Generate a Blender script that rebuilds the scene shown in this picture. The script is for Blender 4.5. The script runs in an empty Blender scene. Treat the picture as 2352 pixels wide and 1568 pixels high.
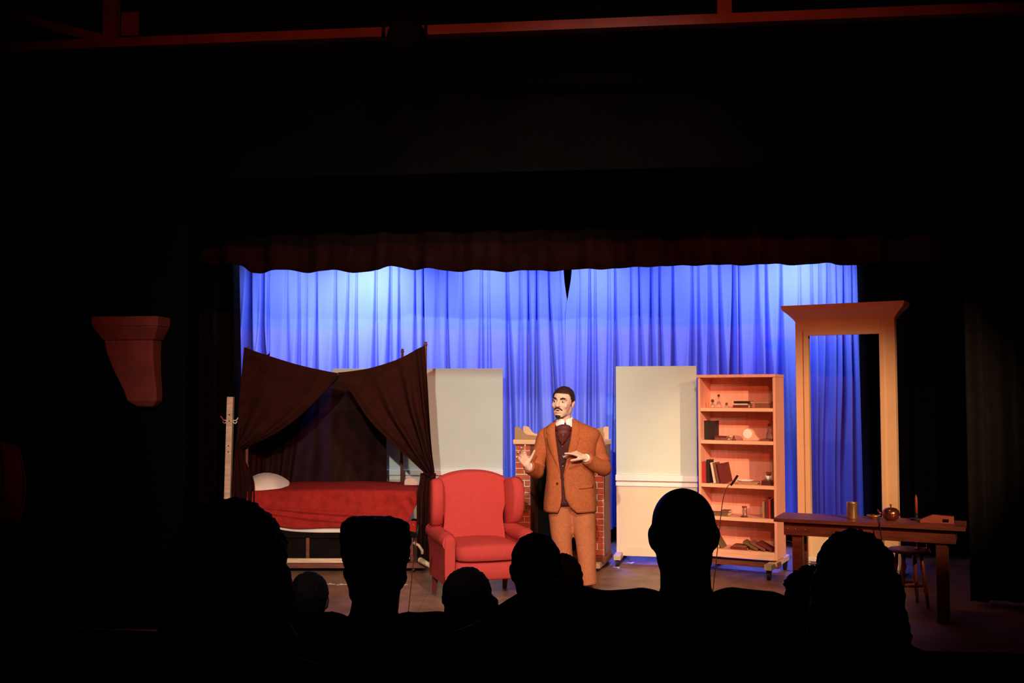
import bpy, math, random
from mathutils import Vector, Matrix, Euler, noise

# ---------------------------------------------------------------- camera
F_PX, CXP, CYP, CAM_Z = 2350.0, 1176.0, 784.0, 1.72
PITCH = math.atan(121.0 / F_PX)
SC = bpy.context.scene
COL = SC.collection
cam_d = bpy.data.cameras.new('camera')
cam_d.sensor_width = 36.0
cam_d.lens = F_PX / 2352.0 * 36.0
cam_d.clip_end = 100
cam = bpy.data.objects.new('camera', cam_d)
cam.location = (0, 0, CAM_Z)
cam.rotation_euler = (math.pi / 2 + PITCH, 0, 0)
COL.objects.link(cam)
SC.camera = cam

# ---------------------------------------------------------------- world, exposure
w = bpy.data.worlds.new('world')
SC.world = w
w.use_nodes = True
w.node_tree.nodes['Background'].inputs[0].default_value = (0, 0, 0, 1)
w.node_tree.nodes['Background'].inputs[1].default_value = 0.0
SC.view_settings.view_transform = 'Standard'
SC.view_settings.look = 'None'
SC.view_settings.exposure = 0.0
SC.view_settings.gamma = 1.0
SC.view_settings.use_curve_mapping = False

# ---------------------------------------------------------------- stage lights
def spot(name, loc, tgt, color, watt, angle, blend=0.5, rad=0.06):
    d = bpy.data.lights.new(name, 'SPOT')
    d.color = color; d.energy = watt
    d.spot_size = math.radians(angle); d.spot_blend = blend
    d.shadow_soft_size = rad
    o = bpy.data.objects.new(name, d)
    o.location = loc
    o.rotation_euler = (Vector(tgt) - Vector(loc)).to_track_quat('-Z', 'Y').to_euler()
    COL.objects.link(o)
    return o

def area(name, loc, tgt, color, watt, sx, sy, spread=180):
    d = bpy.data.lights.new(name, 'AREA')
    d.shape = 'RECTANGLE'; d.size = sx; d.size_y = sy
    d.color = color; d.energy = watt; d.spread = math.radians(spread)
    o = bpy.data.objects.new(name, d)
    o.location = loc
    o.rotation_euler = (Vector(tgt) - Vector(loc)).to_track_quat('-Z', 'Y').to_euler()
    COL.objects.link(o)
    return o

KEY = (1.0, 0.98, 0.86)
AMBER = (1.0, 0.60, 0.32)
RED = (1.0, 0.15, 0.06)
# front-of-house spots hung behind and above the audience
spot('front_key_light', (-0.7, -1.2, 3.8), (-0.7, 10.0, 1.0), KEY, 2250, 32, 0.8)
spot('truss_key_light', (0.9, 2.6, 4.9), (0.25, 9.8, 0.95), (1.0, 0.90, 0.70), 1150, 40, 1.0)
spot('front_right_light', (4.9, 0.8, 4.3), (2.75, 9.8, 0.95), AMBER, 3200, 18, 0.8)
spot('front_side_light', (-2.2, 3.2, 4.9), (1.5, 9.8, 0.9), AMBER, 200, 34, 0.7)
spot('red_wash_light', (0.9, -1.0, 4.2), (-0.2, 9.6, 2.6), RED, 1700, 52, 1.0)
# overhead spots on the first bar, between proscenium and border
for ox, tx_, ow in ((-1.6, -1.2, 30), (0.4, 0.5, 40), (2.0, 1.7, 50)):
    spot('overhead_light', (ox, 7.75 - 0.11 * ox, 4.3), (tx_, 9.3, 0.4), AMBER, ow, 70, 0.9, 0.05)
# blue border lights hung above the backdrop curtain, behind the border
BLUE = (0.38, 0.44, 1.0)
for bx, bw in ((-2.7, 10), (-1.7, 27), (-0.3, 12.5), (0.9, 12.5), (2.1, 8), (3.2, 19)):
    area('blue_border_light', (bx, 11.25 - 0.11 * bx, 3.6), (bx, 12.05 - 0.11 * bx, 2.5), BLUE, bw, 0.6, 0.15, 95)
# extra blue fill spots, added to brighten the floor behind the scenery
for bx in (0.9, 2.0, 3.0):
    spot('blue_floor_fill', (bx, 11.3 - 0.11 * bx, 3.7), (bx, 11.0 - 0.11 * bx, 0.0), (0.05, 0.10, 1.0), 1000, 38, 0.7)

# ---------------------------------------------------------------- helpers
def at(px, py, Y):
    """world point on the ray through a photo pixel at distance Y in front of the camera"""
    a = (px - CXP) / F_PX; b = (CYP - py) / F_PX
    c, s = math.cos(PITCH), math.sin(PITCH)
    d = Vector((a, c - b * s, s + b * c))
    return Vector((0, 0, CAM_Z)) + d * (Y / d.y)

def lerp(a, b, t): return a + (b - a) * t
def smooth(t): t = max(0, min(1, t)); return t * t * (3 - 2 * t)
def curve(pts, t):
    """piecewise Catmull-Rom through a list of vectors, t in 0..1"""
    n = len(pts) - 1
    x = max(0, min(0.99999, t)) * n; i = int(x); u = x - i
    p0 = pts[max(i - 1, 0)]; p1 = pts[i]; p2 = pts[i + 1]; p3 = pts[min(i + 2, n)]
    return 0.5 * ((2 * p1) + (p2 - p0) * u + (2 * p0 - 5 * p1 + 4 * p2 - p3) * u * u + (3 * p1 - p0 - 3 * p2 + p3) * u ** 3)

class MB:
    def __init__(s): s.v = []; s.f = []
    def add(s, vs, fs):
        o = len(s.v); s.v += [Vector(p) for p in vs]; s.f += [tuple(i + o for i in f) for f in fs]; return s
    def box(s, x0, x1, y0, y1, z0, z1, m=None):
        vs = [Vector((x, y, z)) for z in (z0, z1) for y in (y0, y1) for x in (x0, x1)]
        if m is not None: vs = [m @ p for p in vs]
        return s.add(vs, [(0, 2, 3, 1), (4, 5, 7, 6), (0, 1, 5, 4), (2, 6, 7, 3), (0, 4, 6, 2), (1, 3, 7, 5)])
    def bar(s, p, q, w, h=None, up=(0, 0, 1)):
        p, q = Vector(p), Vector(q); h = h or w
        d = (q - p).normalized(); up = Vector(up)
        if abs(d.dot(up)) > 0.97: up = Vector((0, 1, 0))
        a = d.cross(up).normalized(); b = a.cross(d)
        vs = [c + a * (i * w / 2) + b * (j * h / 2) for c in (p, q) for i, j in ((-1, -1), (1, -1), (1, 1), (-1, 1))]
        return s.add(vs, [(3, 2, 1, 0), (4, 5, 6, 7), (0, 1, 5, 4), (1, 2, 6, 5), (2, 3, 7, 6), (3, 0, 4, 7)])
    def prism(s, poly, d0, d1, axis='y', m=None):
        """poly: 2d outline; axis y: (x,z) extruded in y; x: (y,z) extruded in x; z: (x,y) extruded in z"""
        def P(a, d): return {'y': (a[0], d, a[1]), 'x': (d, a[0], a[1]), 'z': (a[0], a[1], d)}[axis]
        n = len(poly)
        vs = [Vector(P(a, d)) for d in (d0, d1) for a in poly]
        if m is not None: vs = [m @ p for p in vs]
        return s.add(vs, [tuple(range(n)), tuple(range(2 * n - 1, n - 1, -1))] + [(i, i + n, (i + 1) % n + n, (i + 1) % n) for i in range(n)])
    def rings(s, rs, cap0=True, cap1=True, closed=True):
        n = len(rs[0]); o = len(s.v)
        for r in rs: s.v += [Vector(p) for p in r]
        for j in range(len(rs) - 1):
            for i in range(n if closed else n - 1):
                k = (i + 1) % n
                s.f.append((o + j * n + i, o + j * n + k, o + (j + 1) * n + k, o + (j + 1) * n + i))
        if cap0: s.f.append(tuple(o + i for i in range(n - 1, -1, -1)))
        if cap1: s.f.append(tuple(o + (len(rs) - 1) * n + i for i in range(n)))
        return s
    def tube(s, pts, rad, n=10, flat=1.0, up=(0, 1, 0)):
        pts = [Vector(p) for p in pts]
        if not hasattr(rad, '__len__'): rad = [rad] * len(pts)
        rs = []; a = None
        for i, p in enumerate(pts):
            d = (pts[min(i + 1, len(pts) - 1)] - pts[max(i - 1, 0)]).normalized()
            if a is None:
                u = Vector(up)
                if abs(d.dot(u)) > 0.95: u = Vector((1, 0, 0))
                a = (u - d * u.dot(d)).normalized()
            else: a = (a - d * a.dot(d)).normalized()
            b = d.cross(a)
            rs.append([p + (a * math.cos(2 * math.pi * k / n) * flat + b * math.sin(2 * math.pi * k / n)) * rad[i] for k in range(n)])
        return s.rings(rs)
    def lathe(s, prof, n=16, c=(0, 0, 0), m=None):
        c = Vector(c)
        rs = [[c + Vector((r * math.cos(2 * math.pi * k / n), r * math.sin(2 * math.pi * k / n), z)) for k in range(n)] for r, z in prof]
        if m is not None: rs = [[m @ p for p in r] for r in rs]
        return s.rings(rs)
    def ell(s, c, r, rot=None, nu=14, nv=9):
        c = Vector(c); rs = []
        if not hasattr(r, '__len__'): r = (r, r, r)
        for j in range(nv):
            ph = -math.pi / 2 + math.pi * (j + 0.5) / nv * 0.999
            if j == 0: ph = -math.pi / 2 + 0.06
            if j == nv - 1: ph = math.pi / 2 - 0.06
            ring = []
            for k in range(nu):
                th = 2 * math.pi * k / nu
                p = Vector((r[0] * math.cos(ph) * math.cos(th), r[1] * math.cos(ph) * math.sin(th), r[2] * math.sin(ph)))
                if rot is not None: p = rot @ p
                ring.append(c + p)
            rs.append(ring)
        return s.rings(rs)
    def limb(s, pts, rad, n=12):
        """tapered limb with round ends"""
        pts = [Vector(p) for p in pts]
        s.tube(pts, rad, n)
        for p, r in zip(pts, rad): s.ell(p, r, None, 12, 8)
        return s
    def grid(s, fn, nu, nv):
        o = len(s.v)
        for j in range(nv + 1):
            for i in range(nu + 1): s.v.append(Vector(fn(i / nu, j / nv)))
        for j in range(nv):
            for i in range(nu):
                a = o + j * (nu + 1) + i
                s.f.append((a, a + 1, a + nu + 2, a + nu + 1))
        return s

def obj(name, mb, mat, parent=None, sm=False, org=None, bevel=0, solid=0, kind=None, loc=None, rot=None, label=None, sub=0, fixn=True):
    """link the builder's mesh as ONE object; org shifts the mesh so that the object origin lies there"""
    if isinstance(mb, MB):
        me = bpy.data.meshes.new(name)
        vs = [p - Vector(org) for p in mb.v] if org is not None else mb.v
        me.from_pydata([tuple(p) for p in vs], [], mb.f)
        if fixn:
            import bmesh
            bm = bmesh.new(); bm.from_mesh(me)
            bmesh.ops.recalc_face_normals(bm, faces=bm.faces)
            bm.to_mesh(me); bm.free()
    else:
        me = mb
        if org is not None:
            me.transform(Matrix.Translation(-Vector(org)))
    if sm:
        for p in me.polygons: p.use_smooth = True
    me.materials.clear(); me.materials.append(mat)
    o = bpy.data.objects.new(name, me)
    COL.objects.link(o)
    if loc is not None: o.location = loc
    elif org is not None and parent is None: o.location = org
    if rot is not None: o.rotation_euler = rot
    if parent is not None: o.parent = parent
    if solid:
        md = o.modifiers.new('thickness', 'SOLIDIFY'); md.thickness = solid; md.offset = 0
    if bevel:
        md = o.modifiers.new('edge', 'BEVEL'); md.width = bevel; md.segments = 2; md.limit_method = 'ANGLE'
    if sub:
        md = o.modifiers.new('smooth', 'SUBSURF'); md.levels = sub; md.render_levels = sub
    if kind: o['kind'] = kind
    if label: o['label'] = label
    return o

def tag(o, label, cat, group=None):
    o['label'] = label; o['category'] = cat
    if group: o['group'] = group
    return o

def thing(name, label, cat, loc=(0, 0, 0), rotz=0.0, group=None):
    o = bpy.data.objects.new(name, None)
    o.empty_display_size = 0.1
    COL.objects.link(o)
    o.location = loc; o.rotation_euler = (0, 0, rotz)
    return tag(o, label, cat, group)

def struct(name, mb, mat, **k):
    return obj(name, mb, mat, kind='structure', **k)

def remesh(mb, voxel, it=4, disp=None):
    """union of all the builder's shapes as one continuous surface"""
    me = bpy.data.meshes.new('tmp')
    me.from_pydata([tuple(p) for p in mb.v], [], mb.f)
    import bmesh
    bm = bmesh.new(); bm.from_mesh(me); bmesh.ops.recalc_face_normals(bm, faces=bm.faces); bm.to_mesh(me); bm.free()
    o = bpy.data.objects.new('tmp', me); COL.objects.link(o)
    md = o.modifiers.new('r', 'REMESH'); md.mode = 'VOXEL'; md.voxel_size = voxel
    if it:
        ms = o.modifiers.new('s', 'SMOOTH'); ms.factor = 0.5; ms.iterations = it
    dg = bpy.context.evaluated_depsgraph_get()
    out = bpy.data.meshes.new_from_object(o.evaluated_get(dg))
    bpy.data.objects.remove(o); bpy.data.meshes.remove(me)
    if disp:
        cn = [(v.co.copy(), v.normal.copy()) for v in out.vertices]
        flat_ = [c for a, b in cn for c in disp(a, b)]
        out.vertices.foreach_set('co', flat_); out.update()
    for p in out.polygons: p.use_smooth = True
    return out

# ---------------------------------------------------------------- materials
MATS = {}
def mat(name, col, rough=0.7, var=0.12, scale=8.0, bump=0.0, bscale=None, metal=0.0, spec=0.3, stretch=(1, 1, 1), alpha=None, sheen=0.0):
    if name in MATS: return MATS[name]
    m = bpy.data.materials.new(name); m.use_nodes = True
    nt = m.node_tree; N = nt.nodes; L = nt.links
    p = N['Principled BSDF']
    p.inputs['Roughness'].default_value = rough
    p.inputs['Metallic'].default_value = metal
    p.inputs['Specular IOR Level'].default_value = spec
    if sheen: p.inputs['Sheen Weight'].default_value = sheen
    tc = N.new('ShaderNodeTexCoord'); mp = N.new('ShaderNodeMapping')
    mp.inputs['Scale'].default_value = stretch
    L.new(tc.outputs['Object'], mp.inputs['Vector'])
    nz = N.new('ShaderNodeTexNoise'); nz.inputs['Scale'].default_value = scale; nz.inputs['Detail'].default_value = 4
    L.new(mp.outputs['Vector'], nz.inputs['Vector'])
    rp = N.new('ShaderNodeValToRGB')
    rp.color_ramp.elements[0].position = 0.3; rp.color_ramp.elements[1].position = 0.7
    rp.color_ramp.elements[0].color = tuple(c * (1 - var) for c in col) + (1,)
    rp.color_ramp.elements[1].color = tuple(min(1, c * (1 + var)) for c in col) + (1,)
    L.new(nz.outputs['Fac'], rp.inputs['Fac'])
    L.new(rp.outputs['Color'], p.inputs['Base Color'])
    if bump:
        n2 = N.new('ShaderNodeTexNoise'); n2.inputs['Scale'].default_value = bscale or scale * 8; n2.inputs['Detail'].default_value = 3
        L.new(mp.outputs['Vector'], n2.inputs['Vector'])
        b = N.new('ShaderNodeBump'); b.inputs['Strength'].default_value = bump; b.inputs['Distance'].default_value = 0.01
        L.new(n2.outputs['Fac'], b.inputs['Height']); L.new(b.outputs['Normal'], p.inputs['Normal'])
    if alpha is not None: p.inputs['Alpha'].default_value = alpha
    MATS[name] = m
    return m

M_BLACK = mat('black_paint', (0.0016, 0.0016, 0.0016), 0.95, 0.2, 3, spec=0.0)
M_BLACKFLOOR = mat('black_floor', (0.003, 0.0028, 0.0028), 0.9, 0.2, 3, spec=0.0)
M_BLACKCLOTH = mat('black_serge', (0.010, 0.009, 0.009), 0.95, 0.2, 12, 0.2, 200, spec=0.05)
M_STAGE = mat('stage_floor_paint', (0.29, 0.145, 0.085), 0.42, 0.35, 5.0, 0.12, 60, spec=0.5)
M_BLUE = mat('blue_velour', (0.25, 0.34, 0.92), 0.9, 0.06, 4, 0.15, 90, spec=0.05, stretch=(1, 1, 0.3))
M_BORDER = mat('dark_red_border_cloth', (0.016, 0.006, 0.005), 0.95, 0.3, 6, spec=0.0)
M_DRAPE = mat('sheer_brown_black_cloth', (0.027, 0.0052, 0.003), 0.9, 0.25, 9, 0.2, 160, spec=0.1)
M_SHEER = mat('sheer_black_net', (0.022, 0.007, 0.0055), 0.9, 0.25, 9, 0.2, 160, spec=0.1, alpha=0.99)
M_CREAM = mat('cream_flat_paint', (0.64, 0.715, 0.61), 0.8, 0.03, 2.5, 0.1, 40)
M_CREAM_LOW = mat('tan_wainscot_paint', (0.76, 0.64, 0.46), 0.8, 0.04, 2.5, 0.1, 40)
M_RAIL = mat('white_trim_paint', (0.88, 0.87, 0.84), 0.55, 0.03, 3)
M_TRIM = mat('cream_window_trim', (0.78, 0.52, 0.31), 0.6, 0.06, 3, 0.1, 30)
M_PALEWOOD = mat('pale_pine', (0.68, 0.50, 0.32), 0.7, 0.2, 6, stretch=(1, 8, 8))
M_SHELF = mat('red_oak_veneer', (0.86, 0.42, 0.30), 0.55, 0.1, 4, stretch=(8, 8, 0.8))
M_SHELFEDGE = mat('light_oak_edge', (0.90, 0.50, 0.33), 0.5, 0.1, 4, stretch=(1, 8, 8))
M_RED = mat('red_upholstery', (0.50, 0.056, 0.048), 0.85, 0.04, 30, 0.35, 260, spec=0.15)
M_BLANKET = mat('dark_red_blanket', (0.34, 0.022, 0.016), 0.9, 0.18, 14, 0.4, 90, spec=0.1)
M_SHEET = mat('white_bed_linen', (0.88, 0.80, 0.68), 0.8, 0.04, 6, 0.2, 25)
M_PILLOW = mat('pillow_linen', (0.92, 0.78, 0.62), 0.8, 0.05, 6, 0.2, 25)
M_DARKWOOD = mat('dark_stained_wood', (0.16, 0.045, 0.024), 0.5, 0.3, 5, stretch=(1, 8, 8))
M_TABLE = mat('red_brown_table_wood', (0.18, 0.045, 0.028), 0.4, 0.3, 5, stretch=(1, 8, 8))
M_LEG = mat('mahogany_leg', (0.22, 0.03, 0.02), 0.4, 0.2, 8)
M_BRICK = mat('painted_brick', (0.50, 0.10, 0.05), 0.85, 0.2, 14, 0.4, 60)
M_MORTAR = mat('cream_mortar', (0.80, 0.70, 0.50), 0.9, 0.08, 20, 0.3, 80)
M_RECESS = mat('recess_black', (0.008, 0.006, 0.005), 0.95, 0.3, 5, spec=0.05)  # near-black for recesses, also standing in for shade under the bed
M_SHADEDBOARD = mat('shaded_gallery_board', (0.42, 0.26, 0.13), 0.7, 0.1, 6)  # darker than the back gallery, with the shade put into its colour
M_BRASS = mat('tin_cup_metal', (0.75, 0.52, 0.30), 0.32, 0.1, 30, metal=0.9)
M_COPPER = mat('dark_copper', (0.42, 0.14, 0.08), 0.22, 0.2, 10, metal=0.9)
M_IRON = mat('black_iron', (0.02, 0.018, 0.017), 0.5, 0.2, 10, metal=0.5)
M_TAPE = mat('white_tape', (0.85, 0.80, 0.70), 0.6, 0.05, 20)
M_STEEL = mat('red_primed_steel', (0.065, 0.011, 0.008), 0.7, 0.25, 5)
M_PLASTER = mat('terracotta_plaster', (0.11, 0.016, 0.010), 0.85, 0.2, 8, 0.2, 40)
def glass(name, col):
    m = mat(name, col, 0.12, 0.02, 5, spec=0.6)
    m.node_tree.nodes['Principled BSDF'].inputs['Transmission Weight'].default_value = 0.85
    return m
M_GLASS = glass('clear_bottle_glass', (0.92, 0.85, 0.78))

# ---------------------------------------------------------------- the house and stage shell
SLOPE = 0.11                       # the stage runs at a slight angle to the viewer: right side nearer
def PM(y0): return Matrix.Translation((0, y0, 0)) @ Matrix.Rotation(-math.atan(SLOPE), 4, 'Z')
def plane_x(px, y0):
    k = (px - CXP) / F_PX
    return y0 * k / (1 + SLOPE * k)

struct('floor_stage', MB().box(-6.5, 6.5, 0.0, 6.0, -0.25, 0.0, PM(7.27)), M_STAGE)
struct('trim_1', MB().box(-6.5, 6.5, -0.012, -0.001, -0.249, -0.002, PM(7.27)), M_BLACKFLOOR)  # added black fascia that keeps the lit stage front dark
struct('floor_house', MB().box(-7, 7, -3.0, 14.5, -0.45, -0.25), M_BLACKFLOOR)
struct('floor_riser', MB().box(-5, 5, 2.95, 3.82, -0.25, -0.05), M_BLACKFLOOR)
struct('floor_riser', MB().box(-5, 5, 2.28, 2.95, -0.25, 0.12), M_BLACKFLOOR)
struct('floor_riser', MB().box(-5, 5, -2.9, 2.28, -0.25, 0.22), M_BLACKFLOOR)
struct('wall_left', MB().box(-7.2, -7, -3, 14.5, -0.45, 6.2), M_BLACK)
struct('wall_right', MB().box(7, 7.2, -3, 14.5, -0.45, 6.2), M_BLACK)
struct('wall_back', MB().box(-7, 7, 14.3, 14.5, -0.45, 6.2), M_BLACK)
struct('wall_rear', MB().box(-7, 7, -3.2, -3.0, -0.45, 6.2), M_BLACK)
struct('ceiling', MB().box(-7, 7, -3, 14.5, 6.0, 6.2), M_BLACK)
pw = MB()
X0, X1, Z0, Z1, ZT = -2.42, 4.55, -0.24, 3.32, 5.99
poly_l = [(-6.9, Z0), (X0, Z0), (X0, Z1), (X1, Z1), (X1, Z0), (6.9, Z0), (6.9, ZT), (-6.9, ZT)]
pw.prism(poly_l, 0.0, 0.22, 'y', PM(7.3))
struct('wall_proscenium', pw, M_BLACK)

# ---------------------------------------------------------------- blue backdrop curtain, two halves
def curtain(name, label, px0, px1, creases, y0, seed, ztop=3.62, zbot=0.16, edge=None):
    rnd = random.Random(seed)
    cr = []
    for c in creases:
        px, dep, wid, drift = c
        cr.append((plane_x(px, y0), dep, wid, drift))
    xa, xb = plane_x(px0, y0), plane_x(px1, y0)
    ph = [rnd.uniform(0, 6.28) for _ in range(4)]
    def fn(u, v):
        x = lerp(xa, xb, u); z = lerp(ztop, zbot, v)
        h = smooth((3.35 - z) / 2.6)
        if edge: x += edge(u, z)
        d = 0.012 * math.sin(x * 9 + ph[0]) * (0.4 + h) + 0.010 * math.sin(x * 23 + ph[1] + z * 0.4) * (0.3 + h)
        d += 0.03 * noise.noise(Vector((x * 1.7, z * 0.5, seed))) * h
        for cx, dep, wid, drift in cr:
            q = (x - cx - drift * h) / (wid * (0.55 + 1.5 * h))
            if abs(q) < 4: d += dep * (0.5 + 1.5 * h) * math.exp(-q * q) - dep * 0.3 * h * math.exp(-((abs(q) - 2.2) / 1.1) ** 2)
        z += 0.010 * math.sin(x * 7 + ph[2]) * v
        return (x, y0 - SLOPE * x + d, z)
    o = obj(name, MB().grid(fn, 460, 30), M_BLUE, sm=True, org=((xa + xb) / 2, y0 - SLOPE * (xa + xb) / 2, zbot))
    tag(o, label, 'curtain', 'blue backdrop curtains')
    return o

CL = [(569, .75, .035, 0), (601, .65, .02, .03), (614, .12, .016, 0), (655, .05, .03, .02), (684, .08, .02, 0), (702, .05, .02, -.03), (725, .12, .016, 0),
      (768, .09, .022, .0), (797, .11, .018, -.05), (817, .10, .016, 0), (862, .13, .022, -.01), (896, .13, .022, -.03), (916, .12, .014, .01),
      (953, .10, .016, 0), (971, .14, .014, .02), (1003, .05, .025, 0), (1025, .11, .016, .03), (1060, .06, .025, 0), (1105, .09, .022, 0), (1122, .07, .016, .02),
      (1165, .15, .022, .05), (1196, .07, .02, 0), (1214, .13, .018, .02), (1233, .13, .02, .0), (1260, .12, .016, .10), (1285, .05, .02, .05)]
CR = [(1330, .05, .02, -.02), (1355, .13, .016, 0), (1368, .09, .014, 0), (1400, .06, .02, 0), (1415, .15, .016, 0), (1452, .09, .016, 0), (1470, .11, .018, .03),
      (1497, .12, .02, 0), (1516, .12, .016, .02), (1547, .17, .016, .0), (1592, .14, .018, -.03), (1606, .12, .014, 0), (1632, .12, .022, .0), (1655, .15, .018, .03),
      (1688, .17, .022, -.04), (1700, .09, .012, 0), (1740, .10, .028, 0), (1762, .13, .018, .03), (1796, .14, .02, -.03), (1840, .06, .02, 0), (1868, .11, .018, .02),
      (1888, .09, .02, 0), (1908, .13, .03, .0), (1926, .08, .014, 0), (1944, .13, .02, -.02), (1962, .06, .014, 0)]
def edge_l(u, z):        # the meeting edge pulls away near the top, leaving a dark wedge
    return -0.055 * smooth((z - 2.6) / 0.6) * smooth((u - 0.9) / 0.1)
def edge_r(u, z):
    return 0.075 * smooth((z - 2.6) / 0.6) * smooth((0.1 - u) / 0.1)
curtain('blue_curtain', 'left half of blue backdrop curtain behind canopy bed and armchair', 536, 1306, CL, 12.02, 3, edge=edge_l)
curtain('blue_curtain', 'right half of blue backdrop curtain behind bookcase and window frame', 1299, 2010, CR, 12.0, 7, edge=edge_r)

# ---------------------------------------------------------------- black masking drapes, border
def masking(name, label, cat, m, y0, xa, xb, ztop, zfun, amp, freq, seed, lean=0.0, nu=160, nv=14):
    ph = random.Random(seed).uniform(0, 6)
    def fn(u, v):
        x = lerp(xa, xb, u); zb = zfun(x); z = lerp(ztop, zb, v)
        s = math.sin(x * freq + ph) + 0.5 * math.sin(x * freq * 2.3 + ph * 2)
        return (x + lean * (2.9 - z), y0 - SLOPE * x + amp * s * (0.5 + 0.5 * v), z)
    o = obj(name, MB().grid(fn, nu, nv), m, sm=True, solid=0.006, org=((xa + xb) / 2, y0 - SLOPE * (xa + xb) / 2, zfun(xa)))
    return tag(o, label, cat)

masking('black_leg_drape', 'black masking drape hanging left of blue curtain beside canopy bed', 'drape', M_BLACKCLOTH, 11.35, -5.6, at(549, 620, 11.65).x, 4.4, lambda x: 0.02, 0.05, 24, 2, lean=0.03)
masking('black_leg_drape', 'black masking drape hanging right of blue curtain behind window frame', 'drape', M_BLACKCLOTH, 11.35, at(1970, 620, 10.95).x, 6.2, 4.4, lambda x: 0.02, 0.05, 20, 5, lean=0.012)
masking('black_leg_drape', 'black drape added at far right to darken the floor behind the table', 'drape', M_BLACKCLOTH, 8.95, 3.78, 6.2, 4.4, lambda x: 0.02, 0.04, 22, 8)  # added sheet that hides the lit floor, leaving the right side dark
BORD = [(500, 606), (549, 611), (575, 625), (620, 622), (740, 623), (868, 623), (902, 610), (960, 619), (1100, 622), (1240, 622), (1300, 620), (1400, 617), (1500, 612), (1600, 609), (1700, 608), (1900, 606), (1980, 607), (2100, 606)]
YB = 9.3
BX = []
for px, py in BORD:
    x = plane_x(px, YB); BX.append((x, at(px, py, YB - SLOPE * x).z))
def zbord(x):
    if x <= BX[0][0]: return BX[0][1]
    for (a, za), (b, zb) in zip(BX, BX[1:]):
        if x <= b: return lerp(za, zb, smooth((x - a) / (b - a))) + 0.008 * math.sin(x * 14)
    return BX[-1][1]
masking('border_curtain', 'dark reddish border curtain hanging across the stage above blue curtain', 'curtain', M_BORDER, YB, -4.2, 4.8, 4.6, zbord, 0.05, 13, 4, nu=420, nv=10)

# ---------------------------------------------------------------- ceiling truss in front of the stage
YT = 6.5
zt = at(1176, 66, YT).z
tr = thing('ceiling_truss', 'dim red steel truss running across the dark ceiling', 'truss', (0, YT, zt), -math.atan(SLOPE))
TW = 0.062
obj('bottom_chord', MB().box(-6.4, 6.4, -0.04, 0.04, -TW / 2, TW / 2), M_STEEL, tr)
obj('top_chord', MB().box(-6.4, 6.4, -0.04, 0.04, 0.75, 0.75 + TW), M_STEEL, tr)
def tx(px): return plane_x(px, YT) * math.sqrt(1 + SLOPE ** 2)
nodes = [tx(240) - 2.97, tx(240), tx(955), tx(1672), tx(2390)]
for i, xn in enumerate(nodes):
    if i != 2: obj('web_post', MB().box(xn - 0.045, xn + 0.045, -0.03, 0.03, TW / 2, 0.75), M_STEEL, tr)
    if i == 1:
        obj('web_diagonal', MB().bar((xn, 0, 0.02), (nodes[i - 1] + 0.3, 0, 0.78), 0.05, 0.06), M_STEEL, tr)
obj('gusset_plate', MB().box(tx(290) - 0.06, tx(290) + 0.06, -0.045, -0.03, 0.04, 0.2), M_STEEL, tr)
lx = plane_x(925, 6.1)
la = thing('stage_lantern', 'black stage lantern hanging from the red ceiling truss', 'lantern', (lx, 6.1 - SLOPE * lx, zt - 0.17))
obj('lantern_body', MB().lathe([(0.02, -0.17), (0.09, -0.16), (0.10, 0.12), (0.12, 0.125), (0.12, 0.16), (0.09, 0.16), (0.085, 0.0)], 18, m=Matrix.Rotation(math.radians(-72), 4, 'X')), M_BLACK, la, sm=True)
obj('yoke', MB().tube([(-0.13, 0, 0), (-0.13, 0, 0.12), (0, 0, 0.16), (0.13, 0, 0.12), (0.13, 0, 0)], 0.012, 6), M_BLACK, la)

# plaster corbel on the proscenium wall
cY = 7.58
cc = at(322, 835, cY)
cb = thing('wall_corbel', 'dim red plaster corbel on the dark wall left of stage', 'corbel', (cc.x, cY - 0.02, cc.z), -math.atan(SLOPE))
k = cY / F_PX
def corb(mb, x0l, x0r, z0, x1l, x1r, z1, d0, d1):
    vs = [(x0l, -d0, z0), (x0r, -d0, z0), (x0r, 0, z0), (x0l, 0, z0), (x1l, -d1, z1), (x1r, -d1, z1), (x1r, 0, z1), (x1l, 0, z1)]
    return mb.add([(a * k, b, c * k) for a, b, c in vs], [(3, 2, 1, 0), (4, 5, 6, 7), (0, 1, 5, 4), (1, 2, 6, 5), (2, 3, 7, 6), (3, 0, 4, 7)])
obj('abacus', corb(MB(), -82, 72, 82, -84, 74, 104, 0.20, 0.21), M_PLASTER, cb, bevel=0.006)
obj('cove', corb(MB(), -64, 56, 52, -82, 72, 82, 0.15, 0.20), M_PLASTER, cb, bevel=0.006)
body = MB()
rs = []
for z, xl, xr, d in ((52, -62, 54, .15), (20, -56, 53, .14), (-20, -40, 54, .125), (-60, -20, 58, .11), (-85, -12, 58, .10), (-98, 8, 46, .07), (-101, 20, 34, .03)):  # left edge slants inward, shaped after the shadow cut across the corbel
    rs.append([(xl * k, 0, z * k), (xl * k, -d, z * k), (xr * k, -d, z * k), (xr * k, 0, z * k)])
obj('bracket_body', body.rings(rs), M_PLASTER, cb, bevel=0.01)
# hanging red drape on the far left, half out of the picture
def fn(u, v):
    x = lerp(at(-60, 1100, 7.2).x, at(52, 1100, 7.2).x, u) + 0.05 * math.sin(v * 3.0) * u
    return (x, 7.15 + 0.04 * math.sin(u * 16), lerp(at(0, 1015, 7.2).z - 0.05 * u * u + 0.1 * (1 - u), at(0, 1200, 7.2).z, v))
tag(obj('red_cloth', MB().grid(fn, 30, 10), mat('dark_red_cloth', (0.16, 0.012, 0.010), 0.9, 0.2, 8), sm=True, solid=0.01, org=at(0, 1200, 7.2)), 'dark red cloth hanging in the gloom at the far left edge', 'cloth')

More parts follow.
